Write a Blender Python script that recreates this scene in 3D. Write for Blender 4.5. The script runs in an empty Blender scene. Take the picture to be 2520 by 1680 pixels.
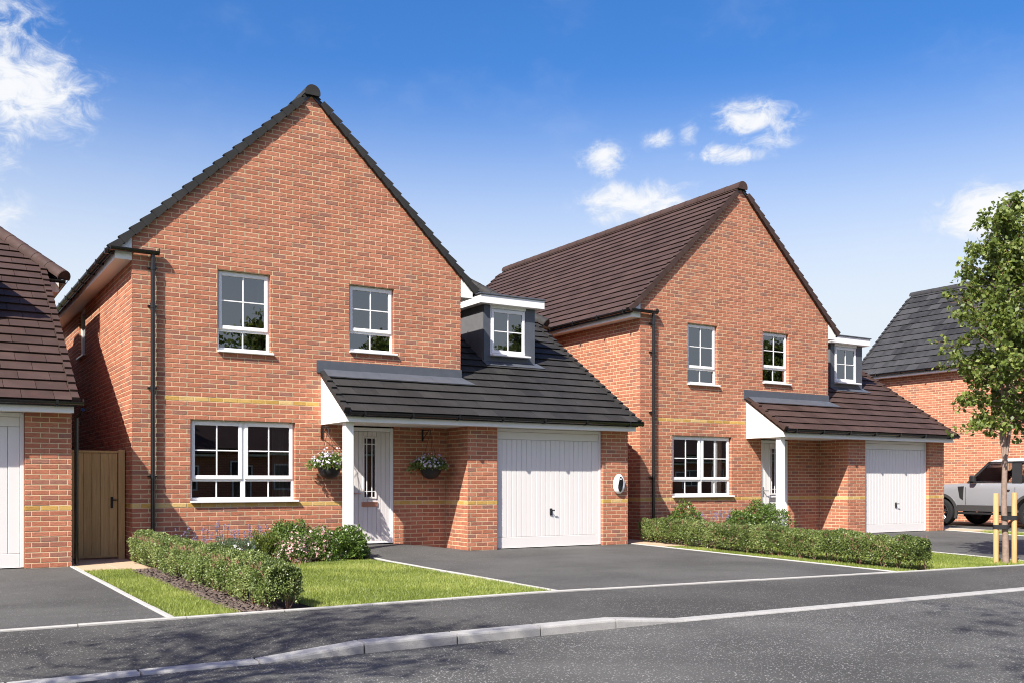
import bpy, bmesh, math, random
import numpy as np
from mathutils import Vector, Matrix
random.seed(7); rng = np.random.default_rng(11)
scene = bpy.context.scene
COL = scene.collection
rad = math.radians

# ------------------------------------------------------------------ camera
YAW = 0.55446
CAM = Vector((-2.9798, -16.161, 1.2416))
FPX, HOR = 2396.536, 1184.416          # focal length and horizon row for a 2520 x 1680 frame
cd = bpy.data.cameras.new('camera'); cam = bpy.data.objects.new('camera', cd); COL.objects.link(cam)
cam.location = CAM
cam.rotation_euler = (math.pi/2, 0, -YAW)
cd.sensor_width = 36; cd.sensor_fit = 'HORIZONTAL'
cd.lens = FPX/2520*36
cd.shift_y = (HOR-840)/2520
cd.clip_end = 3000
scene.camera = cam

# ------------------------------------------------------------------ sky and sun
LIGHT = Vector((1.8, 1.0, -2.0)).normalized()      # direction the sunlight travels
SUN_EL = math.asin(-LIGHT.z); SUN_AZ = math.atan2(-LIGHT.x, -LIGHT.y)
world = bpy.data.worlds.new('World'); scene.world = world; world.use_nodes = True
nt = world.node_tree; nt.nodes.clear()
class NT:
    """small helper for building node trees"""
    def __init__(s, tree): s.t = tree
    def n(s, typ, **kw):
        nd = s.t.nodes.new(typ)
        ins = kw.pop('ins', {})
        for k, v in kw.items(): setattr(nd, k, v)
        for k, v in ins.items():
            if hasattr(v, 'is_output') or isinstance(v, bpy.types.NodeSocket): s.t.links.new(v, nd.inputs[k])
            else: nd.inputs[k].default_value = v
        return nd
    def m(s, op, a, b=None, c=None, clamp=False):
        nd = s.t.nodes.new('ShaderNodeMath'); nd.operation = op; nd.use_clamp = clamp
        for i, v in enumerate((a, b, c)):
            if v is None: continue
            if isinstance(v, bpy.types.NodeSocket): s.t.links.new(v, nd.inputs[i])
            else: nd.inputs[i].default_value = v
        return nd.outputs[0]
    def mix(s, f, a, b, blend='MIX'):
        nd = s.t.nodes.new('ShaderNodeMix'); nd.data_type = 'RGBA'; nd.blend_type = blend
        for i, v in ((0, f), (6, a), (7, b)):
            if isinstance(v, bpy.types.NodeSocket): s.t.links.new(v, nd.inputs[i])
            elif i == 0: nd.inputs[0].default_value = v
            else: nd.inputs[i].default_value = (*v, 1)
        return nd.outputs[2]
    def ramp(s, f, stops, interp='LINEAR'):
        nd = s.t.nodes.new('ShaderNodeValToRGB'); nd.color_ramp.interpolation = interp
        e = nd.color_ramp.elements
        while len(e) < len(stops): e.new(0.5)
        for el, (p, c) in zip(e, stops):
            el.position = p; el.color = (*c, 1) if len(c) == 3 else c
        s.t.links.new(f, nd.inputs[0]); return nd.outputs[0]
    def mr(s, v, a, b, c=0.0, d=1.0, smooth=True):
        nd = s.t.nodes.new('ShaderNodeMapRange'); nd.interpolation_type = 'SMOOTHSTEP' if smooth else 'LINEAR'
        s.t.links.new(v, nd.inputs[0])
        for i, x in zip((1, 2, 3, 4), (a, b, c, d)): nd.inputs[i].default_value = x
        return nd.outputs[0]
W = NT(nt)
sky = W.n('ShaderNodeTexSky', sky_type='NISHITA', sun_disc=False, sun_elevation=SUN_EL, sun_rotation=SUN_AZ,
          altitude=0, air_density=1.0, dust_density=1.6, ozone_density=2.2)
hs = W.n('ShaderNodeHueSaturation', ins={'Saturation': 1.40, 'Value': .98, 'Color': sky.outputs[0]})
tc = W.n('ShaderNodeTexCoord')
sep = W.n('ShaderNodeSeparateXYZ', ins={0: tc.outputs['Generated']})
dx, dy, dz = sep.outputs
az = W.m('MULTIPLY', W.m('ARCTAN2', dx, dy), 57.29578)
el = W.m('MULTIPLY', W.m('ARCSINE', dz), 57.29578)
comb = W.n('ShaderNodeCombineXYZ', ins={0: az, 1: W.m('MULTIPLY', el, 1.6), 2: 0.0})
nz = W.n('ShaderNodeTexNoise', noise_dimensions='3D', ins={'Vector': comb.outputs[0], 'Scale': 0.55, 'Detail': 8.0, 'Roughness': 0.66, 'Distortion': 0.6})
nb = W.n('ShaderNodeTexNoise', noise_dimensions='3D', ins={'Vector': comb.outputs[0], 'Scale': 0.16, 'Detail': 4.0, 'Roughness': 0.5})
#  clouds that stand in the sky: azimuth, elevation, half-widths (degrees), weight
CLOUDS = [(5.0, 19.9, 3.2, 2.43, 1.0), (5.8, 21.2, 1.41, 1.35, 0.7), (3.2, 22.6, 3.33, 2.03, 0.52), (4.2, 13.6, 1.28, 2.16, 0.5), (2.0, 17.5, 3.84, 3.24, 0.42), (-4.0, 18.0, 7.68, 4.05, 0.9), (45.6, 19.85, 2.24, 0.84, 0.95), (46.9, 19.35, 1.28, 0.57, 0.6), (46.4, 18.72, 1.6, 0.54, 0.66), (43.3, 18.35, 1.15, 0.51, 0.66), (44.9, 18.05, 1.73, 0.51, 0.78), (40.4, 19.15, 0.96, 0.54, 0.62), (42.1, 19.25, 0.7, 0.61, 0.58), (37.0, 18.2, 1.34, 0.92, 0.85), (39.2, 15.75, 3.2, 1.15, 1.0), (37.6, 15.2, 1.66, 0.68, 0.6), (57.8, 13.9, 2.3, 1.2, 1.4), (59.6, 14.1, 1.66, 1.08, 0.8), (70.0, 17.0, 6.4, 2.7, 0.9), (95.0, 14.0, 8.96, 3.38, 0.9), (-35.0, 22.0, 8.96, 4.05, 0.9), (-80.0, 16.0, 11.52, 4.05, 0.9), (140.0, 20.0, 10.24, 4.05, 0.9), (175.0, 27.0, 6.4, 3.38, 0.8), (152.0, 30.0, 6.4, 2.97, 0.8), (-150.0, 24.0, 10.24, 4.05, 0.9)]
tot = None
for a, e, wa, we, wt in CLOUDS:
    u = W.m('DIVIDE', W.m('SUBTRACT', az, a), wa); v = W.m('DIVIDE', W.m('SUBTRACT', el, e), we)
    g = W.m('MULTIPLY', W.m('EXPONENT', W.m('MULTIPLY', W.m('ADD', W.m('MULTIPLY', u, u), W.m('MULTIPLY', v, v)), -1.0)), wt)
    tot = g if tot is None else W.m('MAXIMUM', tot, g)
field = W.m('ADD', W.m('MULTIPLY', tot, 1.15), W.m('MULTIPLY', W.m('SUBTRACT', nz.outputs[0], 0.5), 2.6))
dens = W.m('MULTIPLY', W.mr(field, 0.10, 1.15), W.mr(tot, 0.02, 0.36))
veil = W.m('MULTIPLY', W.mr(W.m('ADD', nb.outputs[0], W.m('MULTIPLY', W.m('SUBTRACT', nz.outputs[0], .5), .35)), 0.5, 0.95), 0.10)
dens = W.m('MAXIMUM', W.m('MULTIPLY', dens, 0.96), veil)
ccol = W.mix(W.mr(field, .4, 1.3), (4.4, 4.65, 5.1), (5.15, 5.2, 5.3))
hz_ = W.mr(el, 23.5, 7.5)           # pale haze low in the sky, the same all round
tinted = W.mix(1.0, hs.outputs[0], (1.08, .915, 1.055), 'MULTIPLY')
clear = W.mix(hz_, tinted, (4.2, 4.62, 5.05))
out = W.mix(dens, clear, ccol)
bg = W.n('ShaderNodeBackground', ins={'Color': out, 'Strength': 0.105})
W.n('ShaderNodeOutputWorld', ins={0: bg.outputs[0]})

sl = bpy.data.lights.new('sun', 'SUN'); sl.energy = 5.0; sl.angle = rad(0.55); sl.color = (1.0, 0.95, 0.875)
so = bpy.data.objects.new('sun', sl); COL.objects.link(so)
so.rotation_euler = LIGHT.to_track_quat('-Z', 'Y').to_euler(); so.location = (-40, -30, 50)

scene.view_settings.view_transform = 'Standard'; scene.view_settings.look = 'None'
scene.view_settings.exposure = 0.85; scene.view_settings.gamma = 1.0; scene.view_settings.use_curve_mapping = False
scene.render.engine = 'CYCLES'
scene.cycles.max_bounces = 6; scene.cycles.transparent_max_bounces = 10
scene.cycles.use_denoising = True
scene.cycles.filter_width = 1.05

# ------------------------------------------------------------------ materials
MATS = {}
def new_mat(name):
    m = bpy.data.materials.new(name); m.use_nodes = True; m.node_tree.nodes.clear(); MATS[name] = m
    return m, NT(m.node_tree)
def finish(N, col, rough=.6, bump=None, bstr=.3, bdist=.01, spec=.5, metal=0.0, coat=0.0):
    p = N.n('ShaderNodeBsdfPrincipled', ins={'Metallic': metal, 'Specular IOR Level': spec, 'Coat Weight': coat})
    for k, v in (('Base Color', col), ('Roughness', rough)):
        if isinstance(v, bpy.types.NodeSocket): N.t.links.new(v, p.inputs[k])
        else: p.inputs[k].default_value = (*v, 1) if k == 'Base Color' else v
    if bump is not None:
        b = N.n('ShaderNodeBump', ins={'Strength': bstr, 'Distance': bdist, 'Height': bump}); N.t.links.new(b.outputs[0], p.inputs['Normal'])
    N.n('ShaderNodeOutputMaterial', ins={0: p.outputs[0]})
    return p
def pos(N): return N.n('ShaderNodeNewGeometry').outputs['Position']
def noise(N, vec, scale, detail=4.0, rough=.55, dist=0.0):
    return N.n('ShaderNodeTexNoise', ins={'Vector': vec, 'Scale': scale, 'Detail': detail, 'Roughness': rough, 'Distortion': dist}).outputs[0]
def scaled(N, vec, s):
    return N.n('ShaderNodeMapping', ins={'Vector': vec, 'Scale': s}).outputs[0]
def tint(N): return N.n('ShaderNodeAttribute', attribute_name='tint').outputs['Fac']
def simple(name, col, rough=.5, var=.08, scale=3.0, spec=.5, metal=0.0, bump=0.0, bscale=60.0, coat=0.0):
    m, N = new_mat(name); P = pos(N)
    v = noise(N, P, scale, 5.0)
    c = N.mix(v, tuple(x*(1-var) for x in col), tuple(min(1, x*(1+var)) for x in col))
    if bump:
        finish(N, c, rough, noise(N, P, bscale, 3.0), bump, .004, spec, metal, coat)
    else: finish(N, c, N.mr(v, .2, .8, rough*.9, min(1, rough*1.12)), None, spec=spec, metal=metal, coat=coat)
    return m
def brick_mat(name, stops, dark, smudge=.6):
    m, N = new_mat(name); P = pos(N); t = tint(N)
    base = N.ramp(t, stops)
    wn = N.n('ShaderNodeTexWhiteNoise', noise_dimensions='1D', ins={'W': N.m('MULTIPLY', t, 91.7)})
    off = N.n('ShaderNodeVectorMath', operation='ADD', ins={0: P, 1: N.n('ShaderNodeVectorMath', operation='SCALE', ins={0: wn.outputs['Color'], 'Scale': 9.0}).outputs[0]}).outputs[0]
    blot = noise(N, scaled(N, off, (9, 9, 16)), 1.0, 3.0, .6, .5)
    streak = noise(N, scaled(N, off, (14, 14, 95)), 1.0, 3.0, .6)
    c = N.mix(N.m('MULTIPLY', N.mr(blot, .48, .78), smudge), base, dark)
    c = N.mix(N.m('MULTIPLY', N.mr(streak, .55, .75), .38), c, tuple(x*.5 for x in dark))
    light = noise(N, scaled(N, off, (11, 11, 40)), 1.0, 3.0, .6)
    c = N.mix(N.m('MULTIPLY', N.mr(light, .55, .8), .32), c, (.58, .33, .21))
    finish(N, c, .86, N.m('ADD', streak, noise(N, P, 130, 2.0)), .6, .006, spec=.25)
    return m
RED = brick_mat('red_brick', [(0, (.285, .138, .10)), (.10, (.325, .128, .082)), (.22, (.395, .144, .082)), (.55, (.432, .162, .092)), (.85, (.478, .192, .115)), (1, (.355, .126, .074))], (.20, .098, .074), .62)
BUFF = brick_mat('buff_brick', [(0, (.40, .23, .055)), (.35, (.52, .32, .085)), (.7, (.58, .38, .13)), (1, (.60, .43, .19))], (.32, .17, .04), .35)
MORTAR = simple('mortar', (.60, .475, .295), .95, .12, 25.0, .2, bump=.5, bscale=160)
def plain_brick():
    m, N = new_mat('brickwork'); P = pos(N)
    s = N.n('ShaderNodeSeparateXYZ', ins={0: P}); cb = N.n('ShaderNodeCombineXYZ', ins={0: N.m('ADD', s.outputs[0], s.outputs[1]), 1: s.outputs[2]})
    b = N.n('ShaderNodeTexBrick', ins={'Vector': cb.outputs[0], 'Color1': (.36, .12, .075, 1), 'Color2': (.46, .17, .10, 1), 'Mortar': (.5, .4, .27, 1), 'Scale': 1.0, 'Mortar Size': .005, 'Brick Width': .2356, 'Row Height': .075})
    finish(N, b.outputs[0], .9, b.outputs['Fac'], .4, -.005, spec=.2); return m
BRICKWORK = plain_brick()
def tile_mat(name, c0, c1, red=None):
    m, N = new_mat(name); P = pos(N); t = tint(N)
    c = N.mix(t, c0, c1)
    c = N.mix(N.m('MULTIPLY', N.mr(noise(N, P, 2.2, 5.0, .65), .4, .75), .5), c, tuple(x*1.4 for x in c1))
    if red: c = N.mix(N.m('MULTIPLY', N.mr(noise(N, P, 5.0, 4.0, .6), .55, .8), .5), c, red)
    finish(N, c, N.mr(noise(N, P, 9.0), .3, .7, .62, .82), noise(N, P, 90, 3.0), .25, .004, spec=.25); return m
TGREY = tile_mat('grey_roof_tile', (.021, .0202, .0195), (.034, .0325, .031))
TBROWN = tile_mat('brown_roof_tile', (.044, .026, .021), (.064, .039, .032), (.078, .030, .023))
TSLATE = tile_mat('slate_roof_tile', (.020, .020, .021), (.050, .050, .051))
WHITE = simple('white_upvc', (.80, .795, .78), .32, .015, 2.0, .5)
WPAINT = simple('white_painted_board', (.81, .80, .775), .5, .025, 4.0, .4)
DOORW = simple('grey_white_door', (.66, .62, .60), .45, .03, 5.0, .4)
GARW = simple('white_garage_door', (.71, .685, .655), .4, .02, 3.0, .45)
BLACK = simple('black_plastic', (.012, .012, .013), .22, .2, 6.0, .6)
LEAD = simple('lead_sheet', (.088, .097, .113), .5, .22, 7.0, .5, metal=.15)
CLADG = simple('grey_cladding', (.135, .135, .14), .75, .2, 6.0, .3, bump=.3, bscale=90)
COPPER = simple('copper_metal', (.55, .27, .19), .35, .1, 8.0, .5, metal=.8)
STEEL = simple('brushed_steel', (.5, .5, .5), .3, .1, 8.0, .5, metal=.9)
IRON = simple('black_iron', (.015, .015, .017), .5, .2, 9.0, .4)
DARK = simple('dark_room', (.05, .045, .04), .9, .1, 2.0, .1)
CURT = simple('grey_curtain', (.42, .39, .36), .9, .1, 6.0, .1)
def glass_mat(name, tintc, refl):
    m, N = new_mat(name)
    fr = N.n('ShaderNodeFresnel', ins={'IOR': refl})
    tr = N.n('ShaderNodeBsdfTransparent', ins={'Color': (*tintc, 1)})
    gl = N.n('ShaderNodeBsdfGlossy', ins={'Color': (.92, .95, 1, 1), 'Roughness': .004})
    mx = N.n('ShaderNodeMixShader', ins={0: fr.outputs[0], 1: tr.outputs[0], 2: gl.outputs[0]})
    N.n('ShaderNodeOutputMaterial', ins={0: mx.outputs[0]}); return m
GLASS = glass_mat('window_glass', (.62, .64, .65), 2.45)
CARGLASS = glass_mat('car_glass', (.80, .82, .82), 1.45)
def asphalt(name, c0, c1, chip, amt, wear):
    m, N = new_mat(name); P = pos(N)
    big = noise(N, P, .55, 4.0, .6); fine = noise(N, P, 60.0, 3.0, .7)
    c = N.mix(N.mr(big, .32, .68), c0, c1)
    c = N.mix(N.m('MULTIPLY', N.mr(noise(N, scaled(N, P, (.25, 1.1, 1)), 1.0, 5.0, .6, .4), .52, .72), .45), c, tuple(x*.72 for x in c0))
    c = N.mix(N.m('MULTIPLY', N.mr(fine, .35, .75), .55), c, tuple(x*.55 for x in c0))
    vo = N.n('ShaderNodeTexVoronoi', ins={'Vector': P, 'Scale': 66.0, 'Randomness': 1.0})
    wn = N.n('ShaderNodeSeparateColor', ins={0: vo.outputs['Color']})
    sp = N.m('MULTIPLY', N.mr(wn.outputs[0], amt, amt+.05), N.mr(vo.outputs['Distance'], .45, .2))
    vo2 = N.n('ShaderNodeTexVoronoi', ins={'Vector': P, 'Scale': 38.0, 'Randomness': 1.0})
    wn2 = N.n('ShaderNodeSeparateColor', ins={0: vo2.outputs['Color']})
    sp2 = N.m('MULTIPLY', N.mr(wn2.outputs[1], amt+.07, amt+.1), N.mr(vo2.outputs['Distance'], .36, .16))
    patch = N.mr(noise(N, P, 1.3, 4.0, .6), .3, .75, .45, 1.0)
    s_ = N.m('MULTIPLY', N.m('MAXIMUM', sp, sp2), patch)
    cc = N.mix(wn.outputs[2], tuple(x*.6 for x in chip), chip)
    c = N.mix(N.m('MULTIPLY', s_, wear), c, cc)
    finish(N, c, .85, N.m('ADD', fine, N.m('MULTIPLY', s_, .6)), .7, .008, spec=.35); return m
ROADM = asphalt('road_asphalt', (.062, .0612, .0560), (.105, .1038, .0950), (.55, .53, .50), .68, 1.0)
PATHM = asphalt('path_asphalt', (.051, .0502, .0455), (.084, .0828, .0752), (.42, .39, .36), .72, .95)
DRIVEM = asphalt('drive_asphalt', (.066, .0652, .0598), (.103, .1018, .0935), (.32, .305, .29), .70, .85)
CONC = simple('edging_concrete', (.40, .39, .36), .85, .15, 9.0, .3, bump=.6, bscale=110)
def kerb_mat():
    m, N = new_mat('kerb_concrete'); P = pos(N)
    c = N.mix(noise(N, P, 5.0, 6.0, .7), (.26, .255, .24), (.48, .47, .445))
    c = N.mix(N.m('MULTIPLY', N.mr(noise(N, P, 110.0, 2.0), .5, .8), .6), c, (.22, .215, .20))
    finish(N, c, .9, noise(N, P, 140, 3.0), .8, .006, spec=.25)
kerb_mat(); KERBM = MATS['kerb_concrete']
SLABM = simple('paving_slab', (.47, .35, .235), .85, .14, 8.0, .3, bump=.5, bscale=70)
SOIL = simple('soil', (.045, .033, .026), .95, .4, 14.0, .1, bump=1.0, bscale=40)
def wood_mat(name, c0, c1, axis=2, sc=1.0):
    m, N = new_mat(name); P = pos(N); t = tint(N)
    sv = [22.0*sc]*3; sv[axis] = 1.1*sc
    of = N.n('ShaderNodeCombineXYZ', ins={0: N.m('MULTIPLY', t, 37.0), 1: 0.0, 2: N.m('MULTIPLY', t, 13.0)}).outputs[0]
    v = scaled(N, N.n('ShaderNodeVectorMath', operation='ADD', ins={0: P, 1: of}).outputs[0], sv)
    g = noise(N, v, 1.0, 6.0, .65, 1.6)
    c = N.ramp(g, [(.25, c0), (.5, tuple((a+b)/2 for a, b in zip(c0, c1))), (.75, c1)])
    c = N.mix(N.m('MULTIPLY', t, .35), c, tuple(x*.6 for x in c0))
    finish(N, c, .7, g, .3, .004, spec=.3); return m
GATEW = wood_mat('gate_timber', (.42, .265, .105), (.72, .50, .23))
STAKEW = wood_mat('stake_timber', (.42, .25, .10), (.66, .45, .21))
BARK = simple('tree_bark', (.26, .19, .15), .9, .45, 18.0, .2, bump=1.0, bscale=45)
TWIG = simple('twig_bark', (.24, .13, .09), .9, .3, 12.0, .2)
def leaf_mat(name, c0, c1, c2, trans=.28, rough=.38):
    m, N = new_mat(name); t = tint(N)
    c = N.ramp(t, [(0, c0), (.55, c1), (1, c2)])
    p = N.n('ShaderNodeBsdfPrincipled', ins={'Base Color': c, 'Roughness': rough, 'Specular IOR Level': .5})
    tr = N.n('ShaderNodeBsdfTranslucent', ins={'Color': N.mix(.5, c, c2)})
    mx = N.n('ShaderNodeMixShader', ins={0: trans, 1: p.outputs[0], 2: tr.outputs[0]})
    N.n('ShaderNodeOutputMaterial', ins={0: mx.outputs[0]}); return m
L_HEDGE = leaf_mat('hedge_leaf', (.07, .105, .022), (.15, .205, .05), (.30, .345, .12), .25, .42)
L_SHRUB = leaf_mat('shrub_leaf', (.040, .08, .014), (.10, .17, .030), (.19, .26, .06))
L_YELL = leaf_mat('yellow_green_leaf', (.05, .085, .014), (.13, .18, .03), (.28, .30, .07))
L_GREY = leaf_mat('grey_green_leaf', (.04, .075, .035), (.085, .13, .06), (.15, .2, .10))
L_TREE = leaf_mat('tree_leaf', (.055, .088, .015), (.14, .195, .034), (.29, .335, .08), .36, .5)
L_BASK = leaf_mat('basket_leaf', (.05, .09, .02), (.13, .19, .045), (.25, .31, .09))
GRASS = leaf_mat('grass_blade', (.13, .18, .025), (.27, .335, .055), (.44, .46, .13), .35, .5)
F_PINK = leaf_mat('pink_petal', (.60, .26, .29), (.72, .44, .45), (.82, .68, .66), .2, .6)
F_WHITE = leaf_mat('white_petal', (.65, .65, .66), (.78, .78, .78), (.85, .85, .85), .2, .6)
F_LAV = leaf_mat('lavender_petal', (.14, .13, .26), (.23, .21, .38), (.33, .31, .48), .2, .7)
F_LILAC = leaf_mat('lilac_petal', (.45, .33, .58), (.60, .50, .72), (.78, .76, .85), .2, .6)
BARKCHIP = simple('bark_chip', (.13, .10, .085), .95, .5, 30.0, .15)
LAWNSOIL = simple('lawn_turf', (.20, .25, .04), .95, .35, 12.0, .1)
FIELD = simple('field_grass', (.07, .11, .03), .95, .3, .4, .1)
EVWHITE = simple('white_gloss_plastic', (.80, .80, .80), .18, .01, 2.0, .6)
EVBLACK = simple('black_gloss_plastic', (.012, .013, .016), .12, .1, 2.0, .7)
BOWL = simple('black_basket_bowl', (.016, .016, .017), .55, .3, 25.0, .4, bump=.5, bscale=60)
CARP = simple('silver_car_paint', (.36, .375, .395), .25, .02, 2.0, .5, metal=.35, coat=1.0)
CARW = simple('white_car_roof', (.78, .78, .78), .2, .01, 2.0, .5, coat=.6)
CARB = simple('dark_car_trim', (.02, .02, .021), .5, .1, 5.0, .4)
CARG = simple('grey_car_cladding', (.05, .049, .048), .4, .05, 5.0, .4)
TYRE = simple('tyre_rubber', (.014, .014, .015), .75, .2, 20.0, .3)
RIMM = simple('alloy_rim', (.16, .16, .165), .3, .05, 5.0, .5, metal=.8)
STRAP = simple('black_rubber_strap', (.02, .02, .021), .7, .1, 20.0, .3)

# ------------------------------------------------------------------ mesh helpers
def V3(*a): return np.array(a, float)
class MB:
    """collects faces; build() links them as one mesh object"""
    def __init__(s): s.v = []; s.f = []; s.m = []; s.t = []
    def add(s, verts, faces, mi=0, t=.5):
        b = len(s.v); s.v.extend([tuple(x) for x in verts])
        for f in faces: s.f.append(tuple(i+b for i in f)); s.m.append(mi); s.t.append(t)
    def box(s, x0, x1, y0, y1, z0, z1, mi=0, t=.5):
        s.add([(x0, y0, z0), (x1, y0, z0), (x1, y1, z0), (x0, y1, z0), (x0, y0, z1), (x1, y0, z1), (x1, y1, z1), (x0, y1, z1)],
              [(0, 3, 2, 1), (4, 5, 6, 7), (0, 1, 5, 4), (1, 2, 6, 5), (2, 3, 7, 6), (3, 0, 4, 7)], mi, t)
    def bbox(s, x0, x1, y0, y1, z0, z1, bv, mi=0, t=.5):
        """box with chamfered edges"""
        bm = bmesh.new(); bmesh.ops.create_cube(bm, size=1)
        for v in bm.verts: v.co = Vector(((x0+x1)/2+v.co.x*(x1-x0), (y0+y1)/2+v.co.y*(y1-y0), (z0+z1)/2+v.co.z*(z1-z0)))
        bmesh.ops.bevel(bm, geom=bm.edges[:], offset=bv, segments=1, affect='EDGES')
        bm.verts.index_update(); s.add([v.co[:] for v in bm.verts], [[v.index for v in f.verts] for f in bm.faces], mi, t); bm.free()
    def prism(s, poly, vec, mi=0, t=.5):
        """polygon (3d points) swept along vec"""
        n = len(poly); p = [np.array(q, float) for q in poly]; w = np.array(vec, float)
        s.add([tuple(q) for q in p]+[tuple(q+w) for q in p],
              [tuple(range(n))[::-1], tuple(range(n, 2*n))]+[(i, (i+1) % n, (i+1) % n+n, i+n) for i in range(n)], mi, t)
    def tube(s, pts, rads, n=8, mi=0, t=.5, cap=True):
        pts = [Vector(p) for p in pts]; rings = []
        for i, p in enumerate(pts):
            d = (pts[min(i+1, len(pts)-1)]-pts[max(i-1, 0)]).normalized()
            a = d.orthogonal().normalized() if abs(d.z) < .99 else Vector((1, 0, 0)); a = (a-d*a.dot(d)).normalized(); b = d.cross(a)
            rings.append([p+(a*math.cos(2*math.pi*k/n)+b*math.sin(2*math.pi*k/n))*rads[i] for k in range(n)])
        vs = [q[:] for r in rings for q in r]
        fs = [(i*n+k, i*n+(k+1) % n, (i+1)*n+(k+1) % n, (i+1)*n+k) for i in range(len(pts)-1) for k in range(n)]
        if cap: fs += [tuple(range(n))[::-1], tuple(range((len(pts)-1)*n, len(pts)*n))]
        s.add(vs, fs, mi, t)
    def lathe(s, prof, c, axis='z', n=16, mi=0, t=.5):
        """profile [(r, h)] turned about an axis through c"""
        vs = []
        for r, h in prof:
            for k in range(n):
                a = 2*math.pi*k/n; x, y = r*math.cos(a), r*math.sin(a)
                q = {'z': (x, y, h), 'x': (h, x, y), 'y': (x, h, y)}[axis]
                vs.append((c[0]+q[0], c[1]+q[1], c[2]+q[2]))
        m = len(prof)
        s.add(vs, [(i*n+k, i*n+(k+1) % n, (i+1)*n+(k+1) % n, (i+1)*n+k) for i in range(m-1) for k in range(n)], mi, t)
    def arc_gutter(s, p0, p1, r, mi=0):
        """half round gutter channel between two points (horizontal), open at the top"""
        p0, p1 = Vector(p0), Vector(p1); d = (p1-p0).normalized(); sd = d.cross(Vector((0, 0, 1)))
        vs = []; n = 9
        for rr in (r, r*.86):
            for P in (p0, p1):
                for k in range(n):
                    a = math.pi*k/(n-1); vs.append((P+sd*math.cos(a)*rr-Vector((0, 0, 1))*math.sin(a)*rr)[:])
        fs = []
        for k in range(n-1):
            fs += [(k, k+1, n+k+1, n+k), (2*n+k, 3*n+k, 3*n+k+1, 2*n+k+1), (k, 2*n+k, 2*n+k+1, k+1), (n+k, n+k+1, 3*n+k+1, 3*n+k)]
        for k in (0, n-1): fs.append((k, n+k, 3*n+k, 2*n+k))
        s.add(vs, fs, mi)
    def mesh(s, name, mats, smooth=False):
        me = bpy.data.meshes.new(name); me.from_pydata(s.v, [], s.f)
        for m in (mats if isinstance(mats, (list, tuple)) else [mats]): me.materials.append(m)
        me.polygons.foreach_set('material_index', s.m)
        at = me.attributes.new('tint', 'FLOAT', 'FACE'); at.data.foreach_set('value', s.t)
        if smooth: me.shade_smooth() if smooth is True else me.shade_auto(smooth)
        me.update(); return me
    def build(s, name, mats, parent=None, smooth=False, loc=None):
        return link(name, s.mesh(name, mats, smooth), parent, loc)
def _auto(me, ang):
    me.shade_smooth()
    try: me.set_sharp_from_angle(angle=ang)
    except Exception: pass
def _mesh(s, name, mats, smooth=False):
    me = bpy.data.meshes.new(name); me.from_pydata(s.v, [], s.f)
    for m in (mats if isinstance(mats, (list, tuple)) else [mats]): me.materials.append(m)
    me.polygons.foreach_set('material_index', s.m)
    at = me.attributes.new('tint', 'FLOAT', 'FACE'); at.data.foreach_set('value', s.t)
    if smooth: _auto(me, rad(35))
    me.update(); return me
MB.mesh = _mesh
def link(name, me, parent=None, loc=None):
    o = bpy.data.objects.new(name, me); COL.objects.link(o)
    if parent is not None: o.parent = parent
    if loc is not None: o.location = loc
    return o
def np_obj(name, V, F, mats, parent=None, tints=None, mi=None, smooth=False):
    """object from numpy arrays; F is (n,3) or (n,4)"""
    me = bpy.data.meshes.new(name); n, k = F.shape
    me.vertices.add(len(V)); me.vertices.foreach_set('co', np.ascontiguousarray(V, np.float32).ravel())
    me.loops.add(n*k); me.loops.foreach_set('vertex_index', np.ascontiguousarray(F, np.int32).ravel())
    me.polygons.add(n); me.polygons.foreach_set('loop_start', np.arange(0, n*k, k, dtype=np.int32)); 
    me.polygons.foreach_set('loop_total', np.full(n, k, np.int32))
    for m in (mats if isinstance(mats, (list, tuple)) else [mats]): me.materials.append(m)
    if mi is not None: me.polygons.foreach_set('material_index', np.ascontiguousarray(mi, np.int32))
    if tints is not None:
        at = me.attributes.new('tint', 'FLOAT', 'FACE'); at.data.foreach_set('value', np.ascontiguousarray(tints, np.float32))
    me.update(calc_edges=True); me.validate()
    return link(name, me, parent)
def thing(name, label, cat, loc=(0, 0, 0), rotz=0, group=None):
    o = bpy.data.objects.new(name, None); COL.objects.link(o); o.location = loc; o.rotation_euler = (0, 0, rotz); o.empty_display_size = .2
    return tag(o, label, cat, group)
def tag(o, label=None, cat=None, group=None, kind=None):
    if label: o['label'] = label
    if cat: o['category'] = cat
    if group: o['group'] = group
    if kind: o['kind'] = kind
    return o
SY, CY = math.sin(YAW), math.cos(YAW)
def px(P):
    """pixel (2520 wide frame) and depth of a world point: used only to rank which pieces show largest"""
    d = np.asarray(P, float)-np.array(CAM[:]); D = d[..., 0]*SY+d[..., 1]*CY; R = d[..., 0]*CY-d[..., 1]*SY
    D = np.where(D < .1, np.nan, D)
    return 1260+FPX*R/D, HOR-FPX*d[..., 2]/D, D
def clip_poly(poly, planes):
    """clip a 2d polygon by half planes a*x+b*y<=c"""
    for a, b, c in planes:
        out = []
        for i in range(len(poly)):
            p, q = poly[i], poly[(i+1) % len(poly)]
            dp, dq = a*p[0]+b*p[1]-c, a*q[0]+b*q[1]-c
            if dp <= 0: out.append(p)
            if dp*dq < 0:
                k = dp/(dp-dq); out.append((p[0]+(q[0]-p[0])*k, p[1]+(q[1]-p[1])*k))
        poly = out
        if len(poly) < 3: return []
    return poly
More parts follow.
